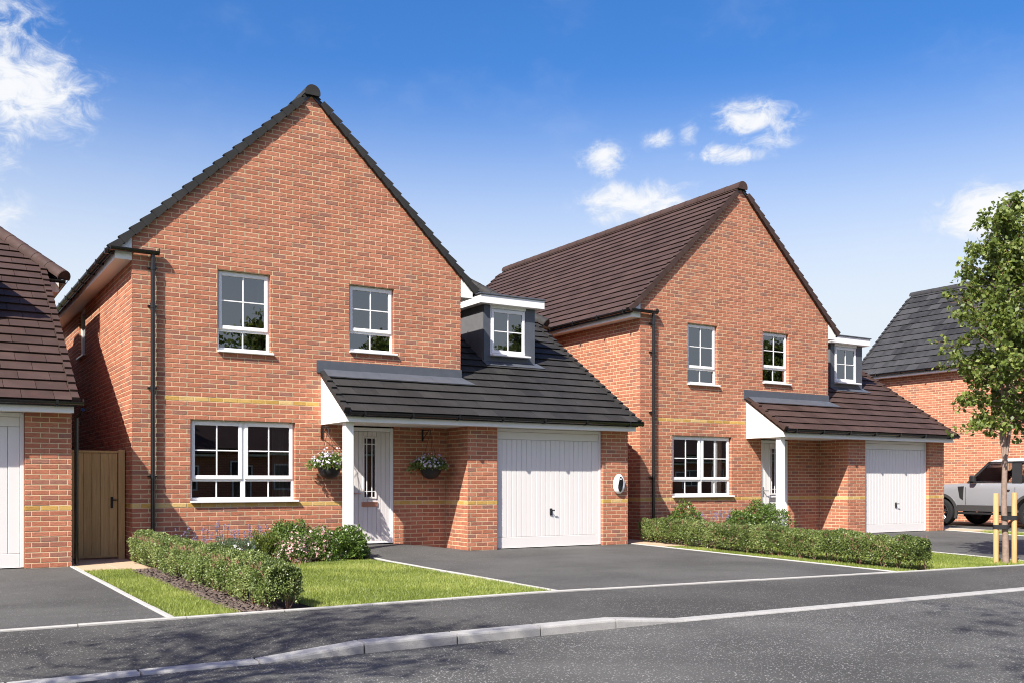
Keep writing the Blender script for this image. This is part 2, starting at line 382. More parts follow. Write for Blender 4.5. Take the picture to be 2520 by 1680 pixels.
# ------------------------------------------------------------------ brick walls
BP, BH = 0.2356, 0.075            # brick pitch and course height
POOL = {}
def brick_mesh(key, U, Nn, L, col, ti):
    k = (key, round(L, 4), col, ti)
    if k not in POOL:
        mb = MB(); add_brick(mb, np.zeros(3), U, Nn, 0, L, 0, .061, 0, (ti+.5)/24, col)
        POOL[k] = mb.mesh('brick', [RED, BUFF])
    return POOL[k]
ZV = V3(0, 0, 1)
def add_brick(mb, O, U, Nn, u0, u1, z0, z1, proud, t, col):
    c = min(.0025, (u1-u0)*.3); vs = []
    for i, d in ((c, -proud), (0, c-proud), (0, .1)):
        for u, z in ((u0+i, z0+i), (u1-i, z0+i), (u1-i, z1-i), (u0+i, z1-i)): vs.append(tuple(O+U*u+ZV*z-Nn*d))
    fs = [(0, 1, 2, 3)]+[(a+r, a+r+4, (a+1) % 4+r+4, (a+1) % 4+r) for r in (0, 4) for a in range(4)]
    mb.add(vs, fs, col, t)
class House: pass
def brick_wall(h, O, U, Nn, length, kmin, kmax, openings=(), u0=0.0, planes=(), yellow=None, pitch=BP, key='f', ends=(.002, .002), mats=None, extra=None):
    """mortar backing with holes (the part 'wall') plus a list of bricks for the house"""
    O, U, Nn = V3(*O), V3(*U), V3(*Nn)
    zb, zt = .825+kmin*BH, .825+(kmax+1)*BH
    # mortar backing
    mb = MB(); e0, e1 = ends[0]+.01, length-ends[1]-.01
    us = sorted({e0, e1, *[x for o in openings for x in (o[0]-.004, o[1]+.004)]}); zs = sorted({zb, zt, *[x for o in openings for x in (o[2]-.004, o[3]+.004)]})
    us = [x for x in us if e0 <= x <= e1]; zs = [x for x in zs if zb <= x <= zt]
    def hole(i, j):
        if not (0 <= i < len(us)-1 and 0 <= j < len(zs)-1): return None
        cu, cz = (us[i]+us[i+1])/2, (zs[j]+zs[j+1])/2
        return any(o[0]-.004 < cu < o[1]+.004 and o[2]-.004 < cz < o[3]+.004 for o in openings)
    P = lambda u, z, d: tuple(O+U*u+ZV*z-Nn*d)
    fd, bd = .0035, .26
    for i in range(len(us)-1):
        for j in range(len(zs)-1):
            if hole(i, j): continue
            poly = [(us[i], zs[j]), (us[i+1], zs[j]), (us[i+1], zs[j+1]), (us[i], zs[j+1])]
            if planes: poly = clip_poly(poly, planes)
            if len(poly) < 3: continue
            n = len(poly)
            mb.add([P(u, z, fd) for u, z in poly], [tuple(range(n))]); mb.add([P(u, z, bd) for u, z in poly], [tuple(range(n))[::-1]])
            for a, b, q in ((i-1, j, ((us[i], zs[j+1]), (us[i], zs[j]))), (i+1, j, ((us[i+1], zs[j]), (us[i+1], zs[j+1]))), (i, j-1, ((us[i], zs[j]), (us[i+1], zs[j]))), (i, j+1, ((us[i+1], zs[j+1]), (us[i], zs[j+1])))):
                hb = hole(a, b)
                if hb is True or (hb is None and not planes): mb.add([P(*q[0], fd), P(*q[0], bd), P(*q[1], bd), P(*q[1], fd)], [(0, 1, 2, 3)])
    wall = mb.build('wall', MORTAR, h.root)
    ow = V3(*h.root.location)
    for k in range(kmin, kmax+1):
        z0 = .825+k*BH+.007; z1 = z0+.061
        st = u0+(pitch/2 if k % 2 == 0 else 0.0)-pitch*2
        i0 = int(math.floor((0-st)/pitch))-1
        for i in range(i0, i0+int(length/pitch)+4):
            a, b = st+i*pitch+.0062, st+(i+1)*pitch-.0062
            a2, b2 = max(a, ends[0]), min(b, length-ends[1])
            if a2-ends[0] < .045: a2 = ends[0]
            if length-ends[1]-b2 < .045: b2 = length-ends[1]
            if b2-a2 < .03: continue
            segs = [(a2, b2)]
            for o in openings:
                if z1 > o[2]+.01 and z0 < o[3]-.01:
                    ns = []
                    for p, q in segs:
                        if q <= o[0] or p >= o[1]: ns.append((p, q)); continue
                        if p < o[0]-.012: ns.append((p, o[0]))
                        if q > o[1]+.012: ns.append((o[1], q))
                    segs = ns
            for p, q in segs:
                t = float(rng.random()); yl = 1 if (yellow and yellow(k, (p+q)/2)) else 0
                if planes:
                    poly = [(p, z0), (q, z0), (q, z1), (p, z1)]; cp = clip_poly(poly, planes)
                    if len(cp) < 3: continue
                    if len(cp) != 4 or any(abs(x[0]-y[0])+abs(x[1]-y[1]) > 1e-6 for x, y in zip(cp, poly)):
                        h.mass.prism([tuple(O+U*u+ZV*z) for u, z in cp], tuple(-Nn*.1), yl, t); continue
                full = abs((q-p)-(pitch-.0124)) < 1e-6
                h.bricks.append((wall, key, O, U, Nn, p, q, z0, z1, t, yl, full))
    return wall
def finish_bricks(h, n_ind):
    """the bricks that show largest become objects of their own, the rest one mass"""
    ow = np.array(h.root.location)
    C = np.array([b[2]+b[3]*(b[5]+b[6])/2+ZV*(b[7]+b[8])/2 for b in h.bricks])+ow
    U = np.array([b[3] for b in h.bricks]); Nn = np.array([b[4] for b in h.bricks])
    L = np.array([b[6]-b[5] for b in h.bricks])[:, None]
    ua, va, D = px(C-U*L/2); ub, vb, D2 = px(C+U*L/2)
    area = np.abs(ub-ua)*.065*FPX/D
    facing = ((np.array(CAM[:])-C)*Nn).sum(1) > 0
    inside = (ua > 0) & (ub > 0) & (ua < 2520) & (ub < 2520) & (va > 0) & (va < 1680)
    full = np.array([b[11] for b in h.bricks]); low = C[:, 2] > .55
    hid = np.zeros(len(C), bool) if h.hide is None else np.array([h.hide(c-ow) for c in C])
    score = np.where(facing & inside & full & low & ~hid & np.isfinite(area), area, -1)
    order = np.argsort(-score)[:n_ind]; ind = set(int(i) for i in order if score[i] > 30)
    for i, b in enumerate(h.bricks):
        wall, key, O, Uv, Nv, p, q, z0, z1, t, yl, full = b
        pr = float(rng.uniform(-.0012, .0022))
        if i in ind:
            me = brick_mesh(key, Uv, Nv, q-p, yl, int(t*24))
            link('brick', me, wall, tuple(O+Uv*p+ZV*z0+Nv*pr))
        else: add_brick(h.mass, O, Uv, Nv, p, q, z0, z1, pr, t, yl)
    if h.mass.v: tag(h.mass.build('brickwork', [RED, BUFF], h.root), kind='stuff')

# ------------------------------------------------------------------ roofs
def tile_geo(mb, O, EX, ES, N, poly, s0, L, t=.5):
    top = [O+EX*x+ES*s+N*(.060-.036*(s-s0)/L) for x, s in poly]; bot = [O+EX*x+ES*(s+(.022 if s < s0+.03 else 0))+N*(.022-.030*(s-s0)/L) for x, s in poly]
    n = len(poly)
    mb.add([tuple(p) for p in top+bot], [tuple(range(n)), tuple(range(n, 2*n))[::-1]]+[(i, i+n, (i+1) % n+n, (i+1) % n) for i in range(n)], 0, t)
def slope(h, roof, O, EX, ES, width, length, gauge, tw, mat, key, planes=(), skip=None, detail=True):
    O, EX, ES = V3(*O), V3(*EX), V3(*ES); N = np.cross(EX, ES); N = N if N[2] > 0 else -N
    L = gauge+.07; g = .0035
    for r in range(int(length/gauge+.999)):
        s0 = r*gauge; s1 = min(s0+L, length); off = -(r % 2)*tw/2-.03
        for i in range(int(width/tw)+2):
            x0, x1 = off+i*tw+g, off+(i+1)*tw-g
            rect = [(x0, s0), (x1, s0), (x1, s1), (x0, s1)]
            poly = clip_poly(rect, [(-1, 0, 0), (1, 0, width), *planes])
            if len(poly) < 3: continue
            cx = sum(p[0] for p in poly)/len(poly); cs = sum(p[1] for p in poly)/len(poly)
            if max(p[0] for p in poly)-min(p[0] for p in poly) < .02: continue
            if skip and skip(cx, s0, cs): continue
            full = len(poly) == 4 and all(abs(a[0]-b[0])+abs(a[1]-b[1]) < 1e-6 for a, b in zip(rect, poly)) and abs(s1-s0-L) < 1e-6
            h.tiles.append((roof, key, O, EX, ES, N, poly, s0, L, tw, full, mat, detail, float(rng.random())))
def finish_tiles(h, n_ind):
    ow = np.array(h.root.location)
    if not h.tiles: return
    sc = []
    for tl in h.tiles:
        roof, key, O, EX, ES, N, poly, s0, L, tw, full, mat, detail, t = tl
        if not detail: sc.append(-1); continue
        P = np.array([O+EX*x+ES*s for x, s in poly])+ow
        u, v, D = px(P)
        if not np.all(np.isfinite(u)) or u.max() < 0 or u.min() > 2520 or v.min() > 1680 or v.max() < 0: sc.append(-1); continue
        if ((np.array(CAM[:])-P[0])*N).sum() < 0: sc.append(-1); continue
        sc.append(abs(sum(u[i]*v[(i+1) % len(u)]-u[(i+1) % len(u)]*v[i] for i in range(len(u))))/2)
    order = np.argsort(-np.array(sc))[:n_ind]; ind = {int(i) for i in order if sc[i] > 20}
    rest = {}
    for i, tl in enumerate(h.tiles):
        roof, key, O, EX, ES, N, poly, s0, L, tw, full, mat, detail, t = tl
        if i in ind:
            if full:
                k = (h.key, key, int(t*10))
                if k not in POOL:
                    mb = MB(); w = tw-.007; tile_geo(mb, np.zeros(3), EX, ES, N, [(0, 0), (w, 0), (w, L), (0, L)], 0, L, int(t*10)/9.99)
                    POOL[k] = mb.mesh('roof_tile', mat)
                link('roof_tile', POOL[k], roof, tuple(O+EX*poly[0][0]+ES*s0+N*float(rng.uniform(-.002, .003))))
            else:
                o3 = O+EX*poly[0][0]+ES*poly[0][1]
                mb = MB(); tile_geo(mb, O-o3, EX, ES, N, poly, s0, L, t); mb.build('roof_tile', mat, roof, loc=tuple(o3))
        else:
            mb = rest.setdefault(roof.name, (roof, mat, MB()))[2]; tile_geo(mb, O, EX, ES, N, poly, s0, L, t)
    for roof, mat, mb in rest.values(): tag(mb.build('roof_tiles', mat, roof), kind='stuff')
def verge(roof, O, ES, OUT, length, gauge, mat, up=0.0):
    O, ES, OUT = V3(*O), V3(*ES), V3(*OUT); N = np.cross(ES, OUT); N = N if N[2] > 0 else -N
    key = ('verge', tuple(np.round(ES, 3)), tuple(OUT), gauge, mat.name, up)
    if key not in POOL:
        mb = MB(); L = gauge*.985
        mb.prism([tuple(ES*s+N*n+OUT*.05) for s, n in ((0, -.052+up), (0, .092+up*.3), (L, .058+up*.3), (L, -.036+up))], tuple(-OUT*.10))
        POOL[key] = mb.mesh('verge_tile', mat)
    for i in range(int(length/gauge)):
        link('verge_tile', POOL[key], roof, tuple(O+ES*(i*gauge)))
def halfround(roof, name, P0, P1, r, piece, mat, closed=True):
    """row of half round ridge or hip tiles"""
    P0, P1 = V3(*P0), V3(*P1); d = P1-P0; Ltot = np.linalg.norm(d); d = d/Ltot
    side = np.cross(d, ZV); side /= np.linalg.norm(side); up = np.cross(side, d)
    n = max(1, round(Ltot/piece)); L = Ltot/n; k = 11
    key = (name, tuple(np.round(d, 3)), r, round(L, 3), mat.name)
    if key not in POOL:
        mb = MB(); vs = []
        for s, rr in ((0, r*1.04), (L-.004, r)):
            for i in range(k):
                a = math.pi*(1.12*i/(k-1)-.06); vs.append(tuple(d*s+side*math.cos(a)*rr+up*math.sin(a)*rr))
        for s, rr in ((0, r*1.04-.018), (L-.004, r-.018)):
            for i in range(k):
                a = math.pi*(1.12*i/(k-1)-.06); vs.append(tuple(d*s+side*math.cos(a)*rr+up*math.sin(a)*rr))
        fs = [(i, i+1, k+i+1, k+i) for i in range(k-1)]+[(2*k+i, 3*k+i, 3*k+i+1, 2*k+i+1) for i in range(k-1)]
        fs += [(i, 2*k+i, 2*k+i+1, i+1) for i in range(k-1)]+[(k+i, k+i+1, 3*k+i+1, 3*k+i) for i in range(k-1)]
        mb.add(vs, fs); POOL[key] = mb.mesh(name, mat, True)
    for i in range(n): link(name, POOL[key], roof, tuple(P0+d*(L*i)))
    if closed:                                       # end disc
        mb = MB(); pts = [tuple(side*math.cos(a)*r+up*math.sin(a)*r) for a in np.linspace(-.35, math.pi+.35, 17)]
        mb.prism(pts, tuple(d*.02)); mb.build('ridge_end', mat, roof, loc=tuple(P0-d*.012))

# ------------------------------------------------------------------ windows and doors (all face -Y)
def ring(mb, x0, x1, z0, z1, y0, y1, w, wb=None, wt=None):
    wb = w if wb is None else wb; wt = w if wt is None else wt; bv = min(.006, w*.2)
    mb.bbox(x0, x0+w, y0, y1, z0, z1, bv); mb.bbox(x1-w, x1, y0, y1, z0, z1, bv)
    mb.bbox(x0+w-.001, x1-w+.001, y0+.0015, y1-.001, z0+.0005, z0+wb, bv); mb.bbox(x0+w-.001, x1-w+.001, y0+.0015, y1-.001, z1-wt, z1-.0005, bv)
def panes(win, x0, x1, z0, z1, y, nx, nz, bar=.020):
    for i in range(nx):
        for j in range(nz):
            a, b = x0+(x1-x0)*i/nx, x0+(x1-x0)*(i+1)/nx; c, d = z0+(z1-z0)*j/nz, z0+(z1-z0)*(j+1)/nz
            cx, cz = (a+b)/2, (c+d)/2; rx, rz = rng.normal(0, .0022, 2)
            hw, hz = (b-a)/2, (d-c)/2
            mb = MB(); mb.add([(u, u*rz+v*rx, v) for u, v in ((-hw, -hz), (hw, -hz), (hw, hz), (-hw, hz))], [(0, 1, 2, 3)])
            mb.build('pane', GLASS, win, loc=(cx, y, cz))
    for i in range(1, nx):
        x = x0+(x1-x0)*i/nx; mb = MB(); mb.bbox(x-bar/2, x+bar/2, y-.014, y+.014, z0-.002, z1+.002, .003); mb.build('glazing_bar', WHITE, win)
    for j in range(1, nz):
        z = z0+(z1-z0)*j/nz; mb = MB(); mb.bbox(x0-.002, x1+.002, y-.012, y+.012, z-bar/2, z+bar/2, .003); mb.build('glazing_bar', WHITE, win)
def window(root, x0, x1, z0, z1, y, cas=1, lower=True, sill=True, sill_over=.05):
    sh = .035 if sill else 0.0
    mb = MB(); fw = .042; zb = z0+sh
    ring(mb, x0, x1, zb, z1, y, y+.075, fw, wb=.05)
    zt = zb+.05+.265 if lower else zb+.045           # top of the lower light
    mull = []
    if cas == 2:
        xm = (x0+x1)/2; mb.bbox(xm-.038, xm+.038, y+.001, y+.074, zb+.05, z1-fw, .006); mull = [(x0+fw, xm-.038), (xm+.038, x1-fw)]
    else: mull = [(x0+fw, x1-fw)]
    if lower:
        for a, b in mull: mb.bbox(a, b, y+.002, y+.07, zt, zt+.05, .006)
    win = mb.build('window', WHITE, root)
    for a, b in mull:
        if lower:
            panes(win, a+.004, b-.004, zb+.05, zt, y+.03, 2, 1)
        sb = MB(); s0 = zt+.036 if lower else zb+.03
        sx = .016
        ring(sb, a-sx, b+sx, s0, z1-.022, y-.020, y+.03, .058, wb=.062)
        sb.build('sash', WHITE, win)
        panes(win, a-sx+.058, b+sx-.058, s0+.062, z1-.022-.058, y+.004, 2, 2)
    if sill:
        mb = MB(); mb.bbox(x0-.003, x1+sill_over, y-.135, y+.06, z0-.002, z0+.033, .006); mb.build('window_sill', WHITE, win)
    return win
def curtain(root, win, xa, xb, z0, z1, y):
    mb = MB(); n = 26; vs = []
    for i in range(n+1):
        x = xa+(xb-xa)*i/n; yy = y+.03*math.sin(i*1.15)+.012*math.sin(i*2.7)
        vs += [(x, yy, z0), (x, yy*1.0+.006*math.sin(i), z1)]
    mb.add(vs, [(2*i, 2*i+2, 2*i+3, 2*i+1) for i in range(n)])
    c = mb.build('curtain', CURT, win, True); return c
def front_door(root, x0, x1, z0, z1, y, mat, metal, letter=True):
    mb = MB(); ring(mb, x0, x1, z0, z1, y, y+.08, .066, wb=.04)
    door = mb.build('door', WHITE, root)
    a, b, c, d = x0+.066, x1-.066, z0+.045, z1-.07
    n = 9; w = (b-a)/n; g0, g1 = a+w*2.9, a+w*6.0; gz0, gz1 = z0+.83, z0+1.89
    for i in range(n):
        p, q = a+i*w+.0022, a+(i+1)*w-.0022
        segs = [(c, d)] if (q < g0+.01 or p > g1-.01) else [(c, gz0-.03), (gz1+.03, d)]
        for z_a, z_b in segs:
            m2 = MB(); m2.bbox(p, q, y+.022, y+.06, z_a, z_b, .004); m2.build('board', mat, door)
    m2 = MB(); m2.box(a, b, y+.034, y+.05, c, gz0-.02); m2.box(a, g0, y+.034, y+.05, gz0-.02, gz1+.02); m2.box(g1, b, y+.034, y+.05, gz0-.02, gz1+.02); m2.box(a, b, y+.034, y+.05, gz1+.02, d)
    m2.build('door_core', IRON, door)
    m2 = MB(); ring(m2, g0-.004, g1+.004, gz0-.03, gz1+.03, y+.006, y+.058, .034); m2.build('glazing_frame', mat, door)
    ga, gb, gc, gd = g0+.03, g1-.03, gz0, gz1
    m2 = MB(); m2.add([(ga, y+.03, gc), (gb, y+.03, gc), (gb, y+.03, gd), (ga, y+.03, gd)], [(0, 1, 2, 3)]); m2.build('pane', GLASS, door)
    for fx in (.24, .72):
        x = ga+(gb-ga)*fx; m2 = MB(); m2.box(x-.006, x+.006, y+.02, y+.034, gc, gd); m2.build('glazing_bar', WHITE, door)
    for fz in (.1, .9):
        z = gc+(gd-gc)*fz; m2 = MB(); m2.box(ga, gb, y+.022, y+.0335, z-.006, z+.006); m2.build('glazing_bar', WHITE, door)
    if letter:
        xm = (g0+g1)/2; m2 = MB(); zz = z0+.70
        ring(m2, xm-.155, xm+.155, zz-.04, zz+.045, y+.004, y+.03, .016); m2.box(xm-.14, xm+.14, y+.012, y+.026, zz-.026, zz+.03); m2.build('letter_box', metal, door)
    m2 = MB(); hx, hz = a+.045, z0+.90
    m2.bbox(hx-.02, hx+.02, y+.008, y+.03, hz-.13, hz+.09, .006); m2.tube([(hx, y+.01, hz), (hx, y-.045, hz), (hx+.02, y-.05, hz), (hx+.135, y-.05, hz-.004)], [.011, .011, .011, .009], 8)
    m2.build('door_handle', STEEL if metal is not COPPER else [COPPER, STEEL][0], door, True)
    return door
def garage_door(root, x0, x1, z0, z1, y):
    mb = MB(); ring(mb, x0, x1, z0, z1, y-.005, y+.075, .05, wb=.012, wt=.06)
    mb.box(x0+.05, x1-.05, y+.045, y+.07, z0+.012, z1-.06)
    d = mb.build('garage_door', GARW, root)
    a, b = x0+.055, x1-.055
    m2 = MB(); m2.bbox(a, b, y+.008, y+.05, z0+.014, z0+.20, .004); m2.build('bottom_rail', GARW, d)
    m2 = MB(); m2.bbox(a, b, y+.008, y+.05, z1-.20, z1-.064, .004); m2.build('top_rail', GARW, d)
    m2 = MB(); m2.bbox(a, a+.09, y+.009, y+.05, z0+.204, z1-.204, .004); m2.build('stile', GARW, d)
    m2 = MB(); m2.bbox(b-.15, b, y+.009, y+.05, z0+.204, z1-.204, .004); m2.build('stile', GARW, d)
    n = 19; w = (b-.153-a-.093)/n
    for i in range(n):
        p = a+.093+i*w; m2 = MB(); m2.bbox(p+.0025, p+w-.0025, y+.014, y+.05, z0+.204, z1-.204, .005); m2.build('board', GARW, d)
    hx, hz = (x0+x1)/2+.03, z0+.66
    m2 = MB(); m2.bbox(hx-.03, hx+.03, y-.005, y+.014, hz-.065, hz+.065, .008); m2.tube([(hx-.01, y, hz+.03), (hx-.01, y-.05, hz+.03), (hx+.05, y-.055, hz+.03)], [.012, .012, .01], 8); m2.lathe([(0, -.012), (.017, -.012), (.017, .01), (0, .01)], (hx, y-.004, hz-.035), 'y', 10)
    m2.build('door_handle', [IRON], d, True)
    return d

# ------------------------------------------------------------------ the house type
HW, HD, RS = 5.89, 10.27, .959           # main block width, depth, roof rise per metre
EZ = 5.13                                # main roof deck height over the wall line
GS, GZ = .655, 3.14                      # lean-to / garage roof: rise per metre, deck height at y=0
GY, FY = -.86, -1.12                     # garage wall and fascia planes
GX0, GX1 = 5.56, 9.22
def house(loc, label, tiles, key, main='full', wing=True, door_mat=None, metal=None, gauge=.228, group=None, n_brick=300, n_tile=300, hide=None, tile_w=.42, left_detail=True, dz_pipe=True):
    h = House(); h.root = thing('brick_house', label, 'house', loc, group=group); h.bricks = []; h.mass = MB(); h.tiles = []; h.key = key; h.hide = hide
    R = h.root
    c44 = 1/math.hypot(1, RS); s44 = RS*c44; gc = 1/math.hypot(1, GS); gsn = GS*gc
    yel = lambda k, u: k == 0
    # ---- walls
    if main == 'full':
        pl = [(-RS, 1, EZ-.045), (RS, 1, EZ-.045+RS*HW)]
        ops = [(1.335, 2.22, 3.375, 4.725), (3.645, 4.51, 3.525, 4.725), (.90, 2.655, .90, 2.25), (3.60, 4.515, -.2, 2.25)]
        brick_wall(h, (0, 0, 0), (1, 0, 0), (0, -1, 0), HW, -11, 94, ops, .017, pl, lambda k, u: k == 0 or (k == 23 and .5 < u < 3.02), key='f')
    elif main == 'left':
        mb = MB(); mb.prism([(0.01, 0, -.1), (HW, 0, -.1), (HW, 0, EZ-.05), (HW/2, 0, EZ-.05+RS*HW/2), (0.01, 0, EZ-.05)], (0, .25, 0)); mb.build('wall', BRICKWORK, R)
    else:
        mb = MB(); mb.prism([(0.01, 0, -.1), (HW, 0, -.1), (HW, 0, EZ-.05), (HW/2, 0, EZ-.05+RS*HW/2), (0.01, 0, EZ-.05)], (0, .25, 0)); mb.build('wall', BRICKWORK, R)
    if left_detail:
        lop = [(4.76, 5.66, 3.75, 4.725)] if main == 'full' else []
        # the left wall runs along +Y and faces -X
        brick_wall(h, (0, 0, 0), (0, 1, 0), (-1, 0, 0), HD, -11, 53, lop, .03, (), yel, pitch=.225, key='s', ends=(.006, .01))
        if lop:                                      # side window: frame, pane and sill
            mb = MB(); a, b, c, d = .045, .115, 3.78, 4.725
            for q in ((4.76, 4.81), (5.61, 5.66)): mb.bbox(a, b, q[0], q[1], c, d, .005)
            mb.bbox(a+.002, b, 4.81, 5.61, c, c+.05, .005); mb.bbox(a+.002, b, 4.81, 5.61, d-.05, d, .005)
            wn = mb.build('window', WHITE, R)
            mb = MB(); mb.add([(.08, 4.81, c+.05), (.08, 5.61, c+.05), (.08, 5.61, d-.05), (.08, 4.81, d-.05)], [(0, 3, 2, 1)]); mb.build('pane', GLASS, wn)
            mb = MB(); mb.bbox(-.05, .1, 4.74, 5.68, 3.75, 3.782, .005); mb.build('window_sill', WHITE, wn)
    else:
        mb = MB(); mb.box(0.0, .22, .26, HD, -.1, 5.05); mb.build('wall', BRICKWORK, R)
    mb = MB(); mb.box(HW-.22, HW-.004, .27, HD-.01, -.1, 5.05); mb.build('wall', BRICKWORK, R)
    mb = MB(); mb.prism([(0.03, HD-.24, -.1), (HW-.23, HD-.24, -.1), (HW-.23, HD-.24, 5.0), (HW/2, HD-.24, EZ-.1+RS*HW/2), (.03, HD-.24, 5.0)], (0, .22, 0)); mb.build('wall', BRICKWORK, R)
    # ---- main roof
    mb = MB(); ov = .31; a = EZ-RS*ov
    y0, y1 = -.02, HD+.03
    mb.prism([(-ov, y0, a), (HW/2, y0, EZ+RS*HW/2), (HW/2, y0, EZ+RS*HW/2-.05), (-ov, y0, a-.05)], (0, y1-y0, 0))
    mb.prism([(HW+ov, y0, a), (HW+ov, y0, a-.05), (HW/2+.001, y0, EZ+RS*HW/2-.05), (HW/2+.001, y0, EZ+RS*HW/2)], (0, y1-y0, 0))
    roof = mb.build('roof', BLACK, R)
    Ls = (HW/2+ov)/c44
    slope(h, roof, (-ov, y1, a), (0, -1, 0), (c44, 0, s44), y1-y0, Ls, gauge, tile_w, tiles, 'L', detail=(key != 'A'))
    slope(h, roof, (HW+ov, y0, a), (0, 1, 0), (-c44, 0, s44), y1-y0, Ls, gauge, tile_w, tiles, 'R', detail=False)
    vg = Ls/round(Ls/.229)
    for xo, dx_ in ((-ov, 1), (HW+ov, -1)):
        verge(roof, (xo, y0, a), (dx_*c44, 0, s44), (0, -1, 0), Ls-.05, vg, tiles)
        verge(roof, (xo, y1, a), (dx_*c44, 0, s44), (0, 1, 0), Ls-.05, vg, tiles)
    halfround(roof, 'ridge_tile', (HW/2, y0-.05, EZ+RS*HW/2-.01), (HW/2, y1+.05, EZ+RS*HW/2-.01), .135, .45, tiles)
    # ---- boxed eaves, gutters
    for sgn, x in ((-1, 0.0), (1, HW)):
        mb = MB(); X = lambda q: x+sgn*q
        lo, hi = sorted((X(0.004), X(.25)))
        z0 = 4.716
        mb.prism([(X(.003), -.012, z0), (X(.25), -.012, z0), (X(.25), -.012, EZ-RS*.25-.055), (X(.003), -.012, EZ-.06)], (0, .02, 0))
        mb.box(lo, hi, .009, HD, z0, z0+.012)                                # soffit
        f0, f1 = sorted((X(.236), X(.25))); mb.box(f0, f1, .0085, HD, z0+.013, EZ-RS*.25-.055)
        mb.build('eaves_box', WPAINT, R)
        gx = X(.315); mb = MB(); mb.arc_gutter((gx, -.09 if sgn < 0 else -.02, 4.872), (gx, HD+.05, 4.872), .058)
        if sgn < 0:
            mb.arc_gutter((gx-.02, -.09, 4.874), (.39, -.09, 4.874), .058); mb.tube([(.385, -.09, 4.872), (.395, -.09, 4.872)], [.058, .058], 12)
        else: mb.tube([(gx, -.025, 4.872), (gx, -.015, 4.872)], [.058, .058], 12)
        g = mb.build('gutter', BLACK, R, True)
        for i in range(11):
            yy = .12+i*.92; b = MB(); q0, q1 = sorted((X(.25), X(.385)))
            b.box(q0, q1, yy-.014, yy+.014, 4.80, 4.815); b.box(*sorted((X(.372), X(.384))), yy-.014, yy+.014, 4.815, 4.885); b.box(*sorted((X(.25), X(.262))), yy-.0135, yy+.0135, 4.815, 4.89)
            b.build('gutter_bracket', BLACK, g)
    # downpipe at the front corner
    mb = MB(); xp, yp = .30, -.075
    mb.tube([(xp, yp, .0), (xp, yp, 4.86)], [.034, .034], 12)
    pipe = mb.build('downpipe', BLACK, R, True)
    for z in (4.62, 4.02, 2.73, 1.33, .35):
        mb = MB(); mb.tube([(xp, yp, z-.035), (xp, yp, z+.035)], [.040, .040], 12); mb.box(xp-.07, xp+.07, yp+.036, -.001, z-.012, z+.012); mb.build('pipe_clip', BLACK, pipe, True)
    if main == 'full':
        w1 = window(R, 1.335, 2.22, 3.375, 4.725, .075); w2 = window(R, 3.645, 4.51, 3.525, 4.725, .075)
        w3 = window(R, .90, 2.655, .90, 2.25, .075, cas=2)
        curtain(R, w3, 2.36, 2.66, .9, 2.3, .34); curtain(R, w3, .86, 1.02, .9, 2.3, .34)
        curtain(R, w1, 2.1, 2.25, 3.35, 4.75, .36)
        front_door(R, 3.602, 4.513, .135, 2.215, .03, door_mat, metal)
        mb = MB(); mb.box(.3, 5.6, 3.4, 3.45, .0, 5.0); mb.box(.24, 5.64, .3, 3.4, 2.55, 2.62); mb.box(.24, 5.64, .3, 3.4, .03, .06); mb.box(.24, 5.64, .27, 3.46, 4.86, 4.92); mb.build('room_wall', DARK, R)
    if not wing: finish_bricks(h, n_brick); finish_tiles(h, n_tile); return h
    # ---- garage wing
    brick_wall(h, (GX0, GY, 0), (1, 0, 0), (0, -1, 0), GX1-GX0, -11, 18, [(.62, 3.04, -.2, 2.236)], .06, (), yel, key='f', ends=(.002, .002))
    brick_wall(h, (GX0, GY, 0), (0, 1, 0), (-1, 0, 0), -GY, -11, 18, (), .03, (), yel, pitch=.225, key='s', ends=(.006, 0.0))
    XR = 9.22; RY = 5.0; RZ = GZ+GS*RY; HX, HY, HS = 9.50, 2.60, .60; HIPX = lambda y: HX-HS*(y-HY)
    yh = HY+(HX-XR)/HS; ye = FY-.06; BKY = 2*RY-ye
    zz = lambda y: GZ+GS*y-.06
    mb = MB(); mb.prism([(GX1-.01, GY+.265, -.1), (GX1-.01, 2*RY-.4, -.1), (GX1-.01, 2*RY-.4, zz(.4)), (GX1-.01, 2*RY-2.4, zz(2.4)), (GX1-.01, 2.4, zz(2.4)), (GX1-.01, GY+.265, zz(GY+.27))], (-.22, 0, 0)); mb.build('wall', BRICKWORK, R)
    mb = MB(); mb.box(HW+.01, GX1-.24, 2*RY-.6, 2*RY-.4, -.1, zz(.5)); mb.build('wall', BRICKWORK, R)
    mb = MB(); t = .05; ze = GZ+GS*ye
    # deck: porch strip, front slope with clipped hip, back slope
    mb.prism([(3.10, ye, ze), (XR, ye, ze), (XR, -.01, GZ-.007), (3.10, -.01, GZ-.007)], (0, 0, -t))
    mb.prism([(HW+.005, -.009, GZ-.006), (XR, -.009, GZ-.006), (XR, yh, GZ+GS*yh), (HIPX(RY), RY, RZ), (HW+.005, RY, RZ)], (0, 0, -t))
    mb.prism([(HW+.005, RY+.001, RZ), (HIPX(RY), RY+.001, RZ), (XR, 2*RY-yh, GZ+GS*yh), (XR, BKY, ze), (HW+.005, BKY, ze)], (0, 0, -t))
    hz = GZ+GS*HY
    mb.prism([(HX, HY, hz), (HX, 2*RY-HY, hz), (HIPX(RY)+.002, RY, RZ)], (0, 0, -t))
    gr = mb.build('roof', BLACK, R)
    Lg = (RY-ye)/gc
    # hip clip in slope coordinates: x from 3.07, s along slope; y = ye+s*gc
    ox = 3.10
    hp = (1, HS*gc, HX-HS*(ye-HY)-ox)
    sk = lambda cx, s0, cs: ((cx+ox < HW-.12 and ye+s0*gc > -.17) or (cx+ox < HW-.12 and ye+cs*gc > -.05))
    gg = .288
